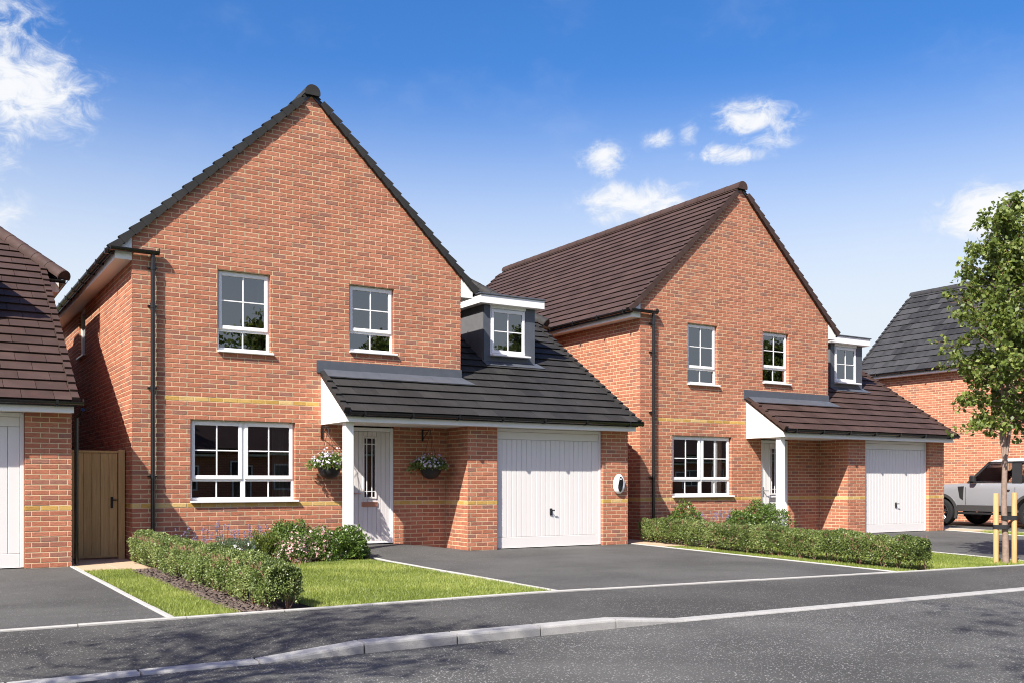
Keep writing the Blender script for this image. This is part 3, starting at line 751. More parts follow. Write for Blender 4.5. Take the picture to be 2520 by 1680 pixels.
    slope(h, gr, (ox, ye, ze), (1, 0, 0), (0, gc, gsn), XR-ox, Lg, gg, tile_w, tiles, 'G', [hp], sk)
    mb = MB()
    slope(h, gr, (XR, BKY, ze), (-1, 0, 0), (0, -gc, gsn), XR-HW, Lg, gg, tile_w, tiles, 'B', detail=False, planes=[(-1, HS*gc, HX-HS*(ye-HY)-XR)])
    verge(gr, (3.11, ye, ze), (0, gc, gsn), (-1, 0, 0), 1.40, .2335, tiles, .055)
    verge(gr, (XR, ye, ze), (0, gc, gsn), (1, 0, 0), (yh-ye)/gc, .2335, tiles, .03)
    halfround(gr, 'hip_tile', (HX+.03, HY-.05, hz+.02), (HIPX(RY), RY, RZ+.03), .125, .42, tiles)
    halfround(gr, 'ridge_tile', (HIPX(RY), RY, RZ+.03), (HW-.6, RY, RZ+.03), .125, .45, tiles, False)
    # half hip eaves: white box and short gutter on the gable
    mb = MB(); mb.box(XR-.04, HX-.04, HY+.04, 2*RY-HY-.04, hz-.24, hz-.052); mb.build('eaves_box', WPAINT, R)
    mb = MB(); mb.arc_gutter((HX+.03, HY-.12, hz-.05), (HX+.03, 2*RY-HY+.12, hz-.05), .058); mb.arc_gutter((XR-.02, HY-.10, hz-.045), (HX+.05, HY-.10, hz-.045), .052); mb.build('gutter', BLACK, R, True)
    # lead flashing over the porch roof and on the wall
    mb = MB(); mb.box(3.035, HW+.012, -.016, -.004, 3.14, 3.352); wf = mb.build('wall_flashing', LEAD, R)
    n = 9; xs = np.linspace(3.16, HW+.02, n)
    lift = .070
    for i in range(n-1):
        a_, b_ = xs[i]+.001, xs[i+1]-.001
        b2 = b_+(.16 if i == n-2 else 0)
        mb = MB(); P = lambda x, y, q: (x, y, GZ+GS*y+q+float(0))
        jit = float(rng.uniform(0, .004))
        mb.prism([P(a_, -.235, lift+.012+jit), P(b2, -.235, lift+.012+jit), P(b_, -.012, lift+jit), P(a_, -.012, lift+jit)], (0, -.002, -.009)); mb.build('apron_flashing', LEAD, wf)
    # fascia, soffit, porch side panel
    mb = MB(); sz = 2.232; ftop = GZ+GS*FY-.052
    mb.bbox(3.131, 9.21, FY, FY+.02, sz, ftop, .003); mb.build('fascia', WPAINT, R)
    mb = MB(); mb.box(3.135, 9.20, FY+.021, -.002, sz+.006, sz+.022); mb.build('soffit', WPAINT, R)
    mb = MB(); mb.prism([(3.115, FY+.001, sz+.001), (3.115, -.003, sz+.001), (3.115, -.003, GZ-.05), (3.115, FY+.001, ftop-.002)], (.018, 0, 0)); mb.build('porch_side_panel', WPAINT, R)
    mb = MB(); mb.bbox(3.175, 3.32, -.985, -.84, -.05, sz+.005, .006); mb.build('porch_column', WPAINT, R)
    # porch gutter
    gyy = FY-.062; gz_ = 2.392
    mb = MB(); mb.arc_gutter((3.16, gyy, gz_), (9.33, gyy, gz_-.004), .056)
    for x in (3.16, 9.32): mb.tube([(x, gyy, gz_-.012), (x+.012, gyy, gz_-.012)], [.052, .052], 12)
    g = mb.build('gutter', BLACK, R, True)
    for x in (3.42, 4.30, 5.20, 6.10, 7.0, 7.95, 8.98):
        b = MB(); b.box(x-.016, x+.016, FY-.125, FY-.114, gz_-.05, gz_+.01); b.box(x-.016, x+.016, FY-.115, FY-.001, gz_-.078, gz_-.055); b.box(x-.0155, x+.0155, FY-.014, FY-.002, gz_-.055, gz_+.01); b.build('gutter_bracket', BLACK, g)
    garage_door(R, GX0+.624, GX0+3.036, .012, 2.232, GY+.075)
    # lead dormer
    y0 = .70; xa, xb = 6.79, 8.01; zt = 4.78; body = lambda y: GZ+GS*y
    mb = MB()
    for a_, b_ in ((xa, xa+.1), (xb-.1, xb)):
        mb.prism([(a_, y0+.0015, body(y0)-.04), (a_, y0+.0015, zt), (a_, (zt-GZ)/GS+.1, zt)], (b_-a_, 0, 0))
    mb.box(xa+.002, 6.94, y0-.012, y0+.05, body(y0)-.03, zt-.002); mb.box(7.785, xb-.002, y0-.012, y0+.05, body(y0)-.03, zt-.002); mb.box(6.9405, 7.7845, y0-.011, y0+.05, body(y0)-.03, 3.765)
    mb.box(6.9405, 7.7845, y0+.12, y0+.14, 3.7, zt)
    dm = mb.build('dormer', LEAD, R)
    mb = MB(); mb.prism([(xa-.002, y0+.01, body(y0)), (xa-.002, y0+.01, zt-.01), (xa-.002, (zt-GZ)/GS+.05, zt-.01)], (-.006, 0, 0)); mb.build('cheek_cladding', CLADG, dm)
    mb = MB(); mb.bbox(6.64, 8.16, .55, 2.55, zt, zt+.17, .004); mb.build('dormer_roof_edge', WPAINT, dm)
    mb = MB(); mb.bbox(6.615, 8.185, .525, 2.6, zt+.172, zt+.20, .004); mb.build('lead_roof', LEAD, dm)
    mb = MB(); mb.box(6.9405, 7.7845, y0-.02, y0+.03, 4.722, zt-.001); mb.build('window_head', WPAINT, dm)
    for i in range(4):
        p, q = xa-.03+i*.3275, xa-.03+(i+1)*.3275-.003
        mb = MB(); P = lambda x, y, qq: (x, y, GZ+GS*y+qq)
        e = .10 if i == 3 else 0
        mb.prism([P(p, y0-.17, .084), P(q+e, y0-.17, .084), P(q, y0+.02, .074), P(p, y0+.02, .074)], (0, 0, -.008)); mb.build('apron_flashing', LEAD, dm)
    window(R, 6.942, 7.783, 3.766, 4.72, y0+.0, lower=False, sill_over=.06)
    finish_bricks(h, n_brick); finish_tiles(h, n_tile)
    return h
# ------------------------------------------------------------------ ground
OFFS = 10.25
def sst(t): t = np.clip(t, 0, 1); return t*t*(3-2*t)
def gz(x, y):
    x = np.asarray(x, float); y = np.asarray(y, float)
    f = np.where(y > -7, np.clip((-y-1)/6, 0, 1), 1-.5*np.clip((-7-y)/2, 0, 1))
    z = -.0125*np.clip(np.minimum(x, 16)-3, 0, None)*f
    for o in (0, OFFS):
        z = z+.118*sst((y+2.0)/1.75)*np.clip((5.65-(x-o))/1.05, 0, 1)*np.clip((x-o-2.9)/.5, 0, 1)
    return z
def sheet(name, x0, x1, y0, y1, mat, dz=0.0, step=.25, zf=None, kind='structure', parent=None):
    nx, ny = max(1, int((x1-x0)/step)), max(1, int((y1-y0)/step))
    X, Y = np.meshgrid(np.linspace(x0, x1, nx+1), np.linspace(y0, y1, ny+1))
    Z = (gz(X, Y) if zf is None else zf(X, Y))+dz
    Vv = np.stack([X, Y, Z], -1).reshape(-1, 3); i = np.arange(ny)[:, None]*(nx+1)+np.arange(nx)[None]
    F = np.stack([i, i+1, i+nx+2, i+nx+1], -1).reshape(-1, 4)
    o = np_obj(name, Vv, F, mat, parent)
    if kind: tag(o, kind=kind)
    return o
mb = MB(); mb.add([(-900, -900, -.42), (900, -900, -.42), (900, 1200, -.42), (-900, 1200, -.42)], [(0, 1, 2, 3)]); tag(mb.build('ground', FIELD), kind='structure')
tag(sheet('garden_ground', -30, 60, -7.0, 34, SOIL, -.035, 1.0), kind='structure')
KT = lambda x: np.interp(x, [-.78, .05, 2.53, 3.35], [-.082, -.015, -.015, -.082])
def foot_z(X, Y):
    t = np.clip((-7.05-Y)/1.88, 0, 1); a = gz(X, np.full_like(X, -7.05))-.006; b = KT(X)+gz(X, np.full_like(X, -8.93))-.002
    u = t*t; return a*(1-u)+b*u
sheet('pavement', -30, 60, -8.932, -7.055, PATHM, 0, .2, foot_z)
road_z = lambda X, Y: -.1+gz(X, np.full_like(Y, -9.0))
sheet('road', -60, 90, -15.4, -9.075, ROADM, 0, .5, road_z)
sheet('pavement', -60, 90, -17.6, -15.55, PATHM, 0, 1.0, lambda X, Y: -.01+0*X)
sheet('garden_ground', -60, 90, -60, -17.6, FIELD, 0, 6.0, lambda X, Y: -.012+0*X)
# kerb stones
kerb = thing('kerb', None, None); tag(kerb, 'grey concrete kerb along the road edge, dropped at the driveways', kind='structure')
def kerb_stone(xa, xb, yk=-9.08):
    mb = MB(); g = .009; ys, zs = [], []
    vs = []
    for x in (xa+g, xb-g):
        zt = float(KT(x)+gz(x, -9.0)); yb = yk+.15
        vs += [(x, yk, -.25), (x, yk, zt-.022), (x, yk+.006, zt-.008), (x, yk+.02, zt), (x, yb, zt+.001), (x, yb, -.25)]
    mb.add(vs, [(i, i+1, i+7, i+6) for i in range(5)]+[(0, 5, 4, 3, 2, 1), (6, 7, 8, 9, 10, 11)]); mb.build('kerb_stone', KERBM, kerb)
js = [.05-.83*i for i in range(12, 0, -1)]+[.05, .877, 1.703, 2.53]+[2.53+.82*i for i in range(1, 22)]
for a, b in zip(js[:-1], js[1:]): kerb_stone(a, b)
mb = MB(); mb.box(-60, 90, -15.56, -15.41, -.25, -.0); tag(mb.build('kerb', KERBM), kind='structure')
# concrete edging strips
def edging(name_label, p0, p1, stone=.915, w=.05, dz=.014, phase=0.0):
    root = thing('path_edging', None, None); tag(root, name_label, kind='structure')
    p0, p1 = np.array(p0, float), np.array(p1, float); L = np.linalg.norm(p1-p0); d = (p1-p0)/L; n = np.array((-d[1], d[0]))*w/2
    s = -phase
    while s < L-.02:
        a, b = max(s, 0)+.005, min(s+stone, L)-.005; s += stone
        if b-a < .03: continue
        jz = float(rng.uniform(-.002, .002)); jn = n*float(rng.uniform(-.08, .08)); A, B = p0+d*a+jn, p0+d*b+jn; c = .008
        vs = []
        for P in (A, B):
            z = float(gz(*P))+dz+jz
            for q, h in ((-1, -.12), (-1, z-c), (-1+2*c/w, z), (1-2*c/w, z), (1, z-c), (1, -.12)):
                vs.append((P[0]+n[0]*q, P[1]+n[1]*q, h if h != -.12 else -.16))
        mb = MB(); mb.add(vs, [(i, i+1, i+7, i+6) for i in range(5)]+[(0, 5, 4, 3, 2, 1), (6, 7, 8, 9, 10, 11)]); mb.build('edging_stone', CONC, root)
EY = -7.03
edging('pale concrete edging between pavement and front gardens', (-14.0, EY), (24.0, EY), phase=.55)
edging('pale concrete edging beside the left neighbouring driveway', (-.95, EY+.03), (-.95, -.62), w=.06)
edging('pale concrete edging between front lawn and wide driveway', (3.30, EY+.03), (3.40, -1.62))
edging('pale concrete edging between wide driveway and hedge strip', (9.32, EY+.03), (9.34, -.83), stone=.8)
edging('pale concrete edging between corner lawn and far driveway', (13.30, EY+.03), (13.62, -1.62))
edging('pale concrete edging beside the car driveway', (19.62, -6.9), (19.60, -.83)); edging('pale concrete edging along the parked car', (20.75, -6.9), (20.72, 1.6))
# driveways
def poly_sheet(name, x0, x1, y0, y1, mat, dz): return sheet(name, x0, x1, y0, y1, mat, dz, .2)
poly_sheet('driveway', -9.5, -.98, -7.005, -.45, DRIVEM, 0); poly_sheet('driveway', 3.33, 9.30, -7.005, .02, DRIVEM, 0)
poly_sheet('driveway', 13.34, 19.60, -7.005, .02, DRIVEM, 0); poly_sheet('driveway', 20.74, 25.0, -7.005, 9.0, DRIVEM, .004)
# paving slabs by the side gates
def paving(label, xs, ys):
    r = thing('paving', None, None); tag(r, label, kind='structure')
    for a, b in zip(xs[:-1], xs[1:]):
        for c, d in zip(ys[:-1], ys[1:]):
            mb = MB(); z = float(gz((a+b)/2, (c+d)/2))+.006+float(rng.uniform(-.002, .002)); mb.bbox(a+.004, b-.004, c+.004, d-.004, z-.05, z, .004); mb.build('slab', SLABM, r)
paving('buff paving slabs in front of the timber gate', (-.915, -.46, -.005), (-1.52, -.92, -.32, .28, .88, 1.5))
paving('buff paving slabs between the two houses', (9.37, 9.80, 10.24), (-1.75, -1.15, -.55, .05, .65, 1.25))
paving('buff paving slabs beside the parked car', (19.65, 20.2, 20.69), (-1.5, -.9, -.3, .3, .9, 1.5))

# ------------------------------------------------------------------ foliage helpers
def unit(a): return a/np.maximum(np.linalg.norm(a, axis=-1, keepdims=True), 1e-9)
def leaves(P, Nrm, size, spread=.9, aspect=.55, up=0.0):
    """one folded leaf (two triangles sharing a crease) per point"""
    n = len(P); d = unit(Nrm*(1-spread)+rng.normal(size=(n, 3))*spread+np.array([0, 0, up]))
    w = unit(np.cross(d, rng.normal(size=(n, 3)))); k = np.cross(d, w)
    s = (size*rng.uniform(.65, 1.25, n))[:, None]; wd = s*aspect*.5
    base = P-d*s*.1; tip = P+d*s; mid = P+d*s*.5-k*s*.10
    Vv = np.stack([base, mid+w*wd+k*s*.10, tip, mid-w*wd+k*s*.10], 1).reshape(-1, 3)
    i = np.arange(n)*4; return Vv, np.stack([i, i+1, i+2, i+3], 1)
def leaf_obj(name, P, Nrm, size, mat, parent, spread=.9, aspect=.55, up=0.0, tb=None):
    V_, F_ = leaves(P, Nrm, size, spread, aspect, up); t = rng.random(len(P)) if tb is None else np.clip(tb+rng.normal(0, .22, len(P)), 0, 1)
    return np_obj(name, V_, F_, mat, parent, t)
def lumps(P, n=26, amp=1.0):
    """cheap smooth 3d noise for uneven outlines"""
    r = np.random.default_rng(5); k = r.normal(size=(n, 3)); k = unit(k)*r.uniform(2, 11, (n, 1)); ph = r.uniform(0, 6.28, n); a = 1/np.linalg.norm(k, axis=1)
    return (np.sin(P@k.T+ph)*a).sum(1)*amp
def grass(name, label, rects, dens, h=.05, parent=None):
    Ps = []
    for x0, x1, y0, y1 in rects:
        n = int((x1-x0)*(y1-y0)*dens); Ps.append(np.stack([rng.uniform(x0, x1, n), rng.uniform(y0, y1, n)], 1))
    P = np.concatenate(Ps); n = len(P); z = gz(P[:, 0], P[:, 1])-.012
    a = rng.uniform(0, 6.283, n); lean = rng.uniform(.1, .75, n)
    pat = np.clip(.5+lumps(np.stack([P[:, 0]*1.2, P[:, 1]*1.2, P[:, 0]*0], 1))*.45, 0, 1)
    hh = h*rng.uniform(.5, 1.25, n)*(0.85+.3*pat); w = rng.uniform(.0022, .0042, n)
    B = np.stack([P[:, 0], P[:, 1], z], 1); dirn = np.stack([np.cos(a), np.sin(a), np.zeros(n)], 1); sd = np.stack([-np.sin(a+rng.normal(0, .8, n)), np.cos(a), np.zeros(n)], 1)
    T = B+dirn*(hh*lean)[:, None]+np.array([0, 0, 1])*(hh*np.sqrt(1-lean**2*.6))[:, None]
    Vv = np.stack([B-sd*w[:, None], B+sd*w[:, None], T], 1).reshape(-1, 3); F = np.arange(3*n).reshape(-1, 3)
    t = np.clip(.15+.55*pat+rng.normal(0, .22, n), 0, 1)
    o = np_obj(name, Vv, F, GRASS, parent, t); tag(o, label, 'grass', kind='stuff'); return o
# lawns
for r in ((.52, 3.27, -7.0, -1.78), (-.915, -.32, -7.0, -1.54), (9.35, 9.80, -7.0, -1.77), (10.3, 13.27, -7.0, -1.78), (20.0, 20.70, -6.9, -1.5)): sheet('lawn', *r, LAWNSOIL, -.016, .3)
grass('lawn_grass', 'bright green front lawn between hedge and wide driveway', [(.45, 3.275, -7.0, -1.72)], 8600, .038)
grass('lawn_grass', 'narrow green grass strip beside the bark mulch', [(-.915, -.30, -7.0, -1.52)], 8600, .040)
grass('lawn_grass', 'thin grass strip in front of the far hedge', [(9.35, 9.86, -7.0, -1.70)], 5600, .042)
grass('lawn_grass', 'green corner lawn around the staked young tree', [(10.2, 13.27, -7.0, -1.78)], 4600, .044)
grass('lawn_grass', 'small grass strip beside the parked car', [(19.9, 20.70, -6.9, -1.4)], 2600, .055)
# bark mulch
n = 3600; P = np.stack([rng.uniform(-.33, .12, n), rng.uniform(-7.0, -1.75, n)], 1); z = rng.uniform(-.03, .012, n)+gz(P[:, 0], P[:, 1])
ang = rng.uniform(0, 6.28, n); L = rng.uniform(.015, .05, n); w = L*rng.uniform(.25, .5, n); tl = rng.normal(0, .25, (n, 2)); th = .006
c_, s_ = np.cos(ang), np.sin(ang); cs = []
for zz_ in (0, th):
    for u, v in ((-1, -1), (1, -.8), (.9, 1), (-1, .7)):
        cs.append(np.stack([P[:, 0]+(u*L*c_-v*w*s_), P[:, 1]+(u*L*s_+v*w*c_), z+zz_+u*L*tl[:, 0]+v*w*tl[:, 1]], 1))
Vv = np.stack(cs, 1).reshape(-1, 3); b = np.arange(n)[:, None]*8; F = np.concatenate([b+np.array(q) for q in ((4, 5, 6, 7), (0, 1, 5, 4), (1, 2, 6, 5), (2, 3, 7, 6), (3, 0, 4, 7))], 0)
tag(np_obj('bark_mulch', Vv, F, BARKCHIP, None, rng.random(len(F))), 'grey brown bark mulch along the foot of the near hedge', 'mulch', kind='stuff')
sheet('flower_bed', -.32, .6, -7.0, -1.5, SOIL, -.02, .3); sheet('flower_bed', .0, 3.3, -1.8, -.02, SOIL, -.006, .3); sheet('flower_bed', 10.25, 13.5, -1.8, -.02, SOIL, -.006, .3); sheet('flower_bed', 9.78, 10.4, -7.0, -.5, SOIL, -.014, .3)

def hedge(label, x0, x1, y0, y1, h, n, size):
    r = thing('hedge', label, 'hedge', ((x0+x1)/2, (y0+y1)/2, float(gz((x0+x1)/2, (y0+y1)/2))), group='clipped low hedges')
    cx, cy = (x0+x1)/2, (y0+y1)/2; hx, hy = (x1-x0)/2, (y1-y0)/2
    # points on a rounded box, pushed in and out
    A = np.array([hy*2*h, hy*2*h, hx*2*h, hx*2*h, 4*hx*hy]); k = rng.choice(5, n, p=A/A.sum())
    u = rng.uniform(-1, 1, n); v = rng.uniform(0, 1, n); P = np.zeros((n, 3)); Nn = np.zeros((n, 3))
    for f, (ax, sg) in enumerate(((0, -1), (0, 1), (1, -1), (1, 1))):
        m = k == f; o = 1-ax; P[m, ax] = sg*(hx, hy)[ax]; P[m, o] = u[m]*(hx, hy)[o]; P[m, 2] = .09+v[m]**.8*(h-.09); Nn[m, ax] = sg
    m = k == 4; P[m, 0] = u[m]*hx; P[m, 1] = (v[m]*2-1)*hy; P[m, 2] = h; Nn[m, 2] = 1
    # round the arrises, thin out low down
    e = np.clip((P[:, 2]-(h-.10))/.10, 0, 1)[:, None]; q = np.clip((np.abs(P[:, :1])-(hx-.1))/.1, 0, 1); P[:, :1] *= 1-.10*e**2; P[:, 2] -= (.05*(q**2))[:, 0]
    W_ = P+np.array([cx, cy, 0]); lump = lumps(W_*1.4)*.022+lumps(W_*4.5+3)*.028
    P = P+Nn*(lump-rng.exponential(.020, n)+.012)[:, None]
    low = P[:, 2] < .16; keep = ~low | (rng.random(n) < .35); P, Nn = P[keep], Nn[keep]
    zoff = gz(P[:, 0]+cx, P[:, 1]+cy)-float(r.location.z); P[:, 2] += zoff
    t = np.clip(.42+lumps((P+np.array([cx, cy, 0]))*2.0)*.25+rng.normal(0, .24, len(P)), 0, 1)
    V_, F_ = leaves(P, Nn, size, .80, .6); np_obj('foliage', V_, F_, L_HEDGE, r, t)
    # inner leaves so the hedge is not hollow
    n2 = n//6; P2 = np.stack([rng.uniform(-hx*.85, hx*.85, n2), rng.uniform(-hy*.99, hy*.99, n2), rng.uniform(.14, h*.93, n2)], 1); P2[:, 2] += gz(P2[:, 0]+cx, P2[:, 1]+cy)-float(r.location.z)
    V_, F_ = leaves(P2, rng.normal(size=(n2, 3)), size*1.5, 1.0, .8); np_obj('inner_foliage', V_, F_, L_HEDGE, r, rng.random(n2)*.6)
    mb = MB(); ns = int((y1-y0)*9)
    for i in range(ns):
        y = -hy+.05+(2*hy-.1)*i/ns+rng.normal(0, .02); x = rng.uniform(-hx*.8, hx*.8); z0_ = float(gz(x+cx, y+cy))-float(r.location.z)-.04
        for j in range(3): mb.tube([(x, y, z0_), (x+rng.normal(0, .03), y+rng.normal(0, .03), z0_+.13), (x+rng.normal(0, .09), y+rng.normal(0, .09), z0_+.13+h*.55)], [.007, .0055, .003], 5)
    for i in range(int((y1-y0)*150)):             # bare reddish shoots among the leaves
        s_ = rng.choice((-1, 1)); x = s_*hx*rng.uniform(.9, 1.03); y = rng.uniform(-hy, hy); z = rng.uniform(.15, h*.95); zz_ = float(gz(x+cx, y+cy))-float(r.location.z)
        mb.tube([(x, y, z+zz_), (x+rng.normal(0, .02)+s_*.01, y+rng.normal(0, .03), z+zz_+rng.uniform(.03, .09))], [.0028, .0018], 3, cap=False)
    mb.build('stem', TWIG, r)
    return r
hedge('low clipped hedge nearest the camera, beside the bark mulch', -.06, .29, -6.96, -.32, .43, 105000, .025)
hedge('long low clipped hedge in front of the brown-roofed house', 9.84, 10.26, -6.90, -.45, .47, 85000, .029)

def dome_pts(n, c, rx, ry, h, shell=.75, flat=.25):
    a_ = rng.uniform(0, 6.283, n); cz_ = rng.uniform(-.62, 1, n); sn_ = np.sqrt(1-cz_**2); d = np.stack([np.cos(a_)*sn_, np.sin(a_)*sn_, cz_], 1)
    rr = np.where(rng.random(n) < shell, rng.uniform(.86, 1.06, n), rng.uniform(.3, .95, n))
    P = d*rr[:, None]*np.array([rx, ry, h*.62])+np.array([0, 0, h*.42]); P += unit(d)*((lumps((P+np.array(c))*2.6)*.10+lumps((P+np.array(c))*6)*.16)*min(rx, h))[:, None]
    P[:, 2] = np.maximum(P[:, 2], .02); return P, unit(d)
def shrub(name, label, c, rx, ry, h, n, size, mat, flowers=None, nf=0, fs=.03, spread=.8, up=.3, group=None, aspect=.5):
    r = thing(name, label, 'shrub', c, group=group); P, N_ = dome_pts(n, c, rx, ry, h)
    leaf_obj('foliage', P, N_, size, mat, r, spread, aspect, up)
    mb = MB()
    for i in range(9):
        a = rng.uniform(0, 6.28); q = rng.uniform(.3, .8); mb.tube([(0.02*math.cos(a), .02*math.sin(a), -.04), (rx*q*.5*math.cos(a), ry*q*.5*math.sin(a), h*.4), (rx*q*math.cos(a), ry*q*math.sin(a), h*.8)], [.008, .006, .003], 5)
    mb.build('stem', TWIG, r)
    if flowers:
        P, N_ = dome_pts(nf, c, rx*1.03, ry*1.03, h*1.04, 1.0); flower_obj(P, N_, fs, flowers, r)
    return r
def flower_obj(P, N_, s, mat, parent, name='flowers'):
    """small five petalled flowers facing outwards"""
    n = len(P); k = unit(N_+rng.normal(0, .35, (n, 3))); a = unit(np.cross(k, rng.normal(size=(n, 3)))); b = np.cross(k, a); Vs, Fs = [], []
    sz = (s*rng.uniform(.7, 1.2, n))[:, None]
    for j in range(5):
        t0 = 2*math.pi*j/5; d = a*math.cos(t0)+b*math.sin(t0); w = -a*math.sin(t0)+b*math.cos(t0)
        Vs.append(np.stack([P, P+d*sz*.35+w*sz*.22+k*sz*.10, P+d*sz*.55+k*sz*.06, P+d*sz*.35-w*sz*.22+k*sz*.10], 1))
    Vv = np.stack(Vs, 1).reshape(-1, 3); i = np.arange(n*5)*4; F = np.stack([i, i+1, i+2, i+3], 1)
    return tag(np_obj(name, Vv, F, mat, parent, np.repeat(rng.random(n), 5)), kind='stuff')
def G(x, y): return (x, y, float(gz(x, y)))
shrub('green_shrub', 'rounded green shrub behind the flowers, under the ground floor window', G(2.33, -.62), .38, .34, .54, 5200, .05, L_SHRUB, group='shrubs in the flower beds')
shrub('flowering_shrub', 'smaller mound of pink blossom at the lawn edge', G(2.10, -1.60), .30, .27, .40, 3600, .032, L_SHRUB, F_PINK, 420, .032, group='shrubs in the flower beds')
shrub('flowering_shrub', 'taller mound of pink blossom beside the glossy green shrub', G(2.52, -1.52), .33, .28, .48, 3800, .036, L_SHRUB, F_PINK, 260, .038, group='shrubs in the flower beds')
shrub('green_shrub', 'leafy green shrub in front of the porch column', G(2.95, -1.55), .37, .33, .50, 5600, .05, L_SHRUB, group='shrubs in the flower beds')
shrub('low_plant', 'low grey green plant with white flowers behind the near hedge', G(1.22, -1.45), .30, .24, .36, 4200, .045, L_GREY, F_WHITE, 46, .05, up=.9, group='shrubs in the flower beds', aspect=.18)
shrub('green_shrub', 'small green shrub under the window of the brown-roofed house', G(10.95, -.55), .36, .3, .66, 3200, .055, L_SHRUB, group='shrubs in the flower beds')
shrub('green_shrub', 'big green shrub in front of the far porch column', G(13.2, -.72), .52, .42, .70, 6000, .055, L_SHRUB, group='shrubs in the flower beds')
shrub('green_shrub', 'low green shrub between lavender and big shrub at the far house', G(12.55, -.62), .36, .3, .55, 3000, .055, L_SHRUB, group='shrubs in the flower beds')
def whip_shrub(label, c, n_stem, h):
    r = thing('feathery_shrub', label, 'shrub', c, group='shrubs in the flower beds'); Ps, Ns = [], []; mb = MB()
    for i in range(n_stem):
        a = rng.uniform(0, 6.28); ln = rng.uniform(.25, 1) ; tp = np.array([math.cos(a)*.34*ln, math.sin(a)*.26*ln, h*rng.uniform(.7, 1.05)*(1-.35*ln*ln)])
        m = tp*np.array([.45, .45, .55]); mb.tube([(0, 0, -.03), tuple(m), tuple(tp)], [.006, .004, .002], 4)
        k = rng.uniform(.15, 1, 62); Q = np.where(k[:, None] < .5, m*(k/.5)[:, None], m+(tp-m)*((k-.5)/.5)[:, None]); Ps.append(Q+rng.normal(0, .012, Q.shape)); Ns.append(np.tile(unit(tp), (62, 1)))
    leaf_obj('foliage', np.concatenate(Ps), np.concatenate(Ns), .036, L_YELL, r, .6, .4, .3); mb.build('stem', L_YELL, r); return r
whip_shrub('yellow green feathery shrub left of the pink blossom', G(1.68, -1.35), 64, .52)
def lavender(label, c, n, h, w=.2):
    r = thing('lavender_plant', label, 'lavender', c, group='lavender in the flower beds'); mb = MB(); Ps, Ns = [], []; tips = []
    for i in range(n):
        a = rng.uniform(0, 6.28); q = rng.uniform(0, 1)**.6*w; tp = np.array([math.cos(a)*q, math.sin(a)*q, h*rng.uniform(.62, 1.05)]); mb.tube([(tp[0]*.25, tp[1]*.25, -.02), (tp[0]*.8, tp[1]*.8, tp[2]*.6), tuple(tp)], [.0032, .0026, .002], 4); tips.append(tp)
        m = 40; k = np.repeat(rng.choice([0, .18, .36, .55, .75, 1.0], 8), 5); Q = tp+np.stack([rng.normal(0, .007, m), rng.normal(0, .007, m), (k-.65)*.085], 1); Ps.append(Q)
    P = np.concatenate(Ps); tag(leaf_obj('flowers', P, unit(rng.normal(size=P.shape)), .013, F_LAV, r, 1.0, .9), kind='stuff')
    mb.build('stem', L_GREY, r)
    m = 700; a = rng.uniform(0, 6.28, m); q = rng.uniform(0, 1, m)**.5*w*.8; Q = np.stack([np.cos(a)*q, np.sin(a)*q, rng.uniform(0, h*.45, m)], 1); leaf_obj('foliage', Q, unit(Q*np.array([1, 1, .4])+[0, 0, .05]), .06, L_GREY, r, .35, .12, .7)
    return r
for i, (x, y, hh, lb) in enumerate([(.72, -.55, .46, 'lavender clump nearest the downpipe, behind the near hedge'), (1.02, -.72, .44, 'second lavender clump from the downpipe'), (1.32, -.50, .52, 'tallest lavender clump, under the left half of the wide window'), (1.60, -.62, .47, 'lavender clump under the middle of the wide window'), (1.90, -.42, .47, 'lavender clump under the right half of the wide window'), (1.42, -1.0, .40, 'short lavender clump in front of the taller ones'),
        (11.55, -.5, .50, 'left lavender clump at the brown-roofed house'), (12.0, -.55, .53, 'middle lavender clump at the brown-roofed house'), (12.3, -.45, .55, 'right lavender clump at the brown-roofed house')]):
    lavender(lb, G(x, y), 12, hh*1.1)

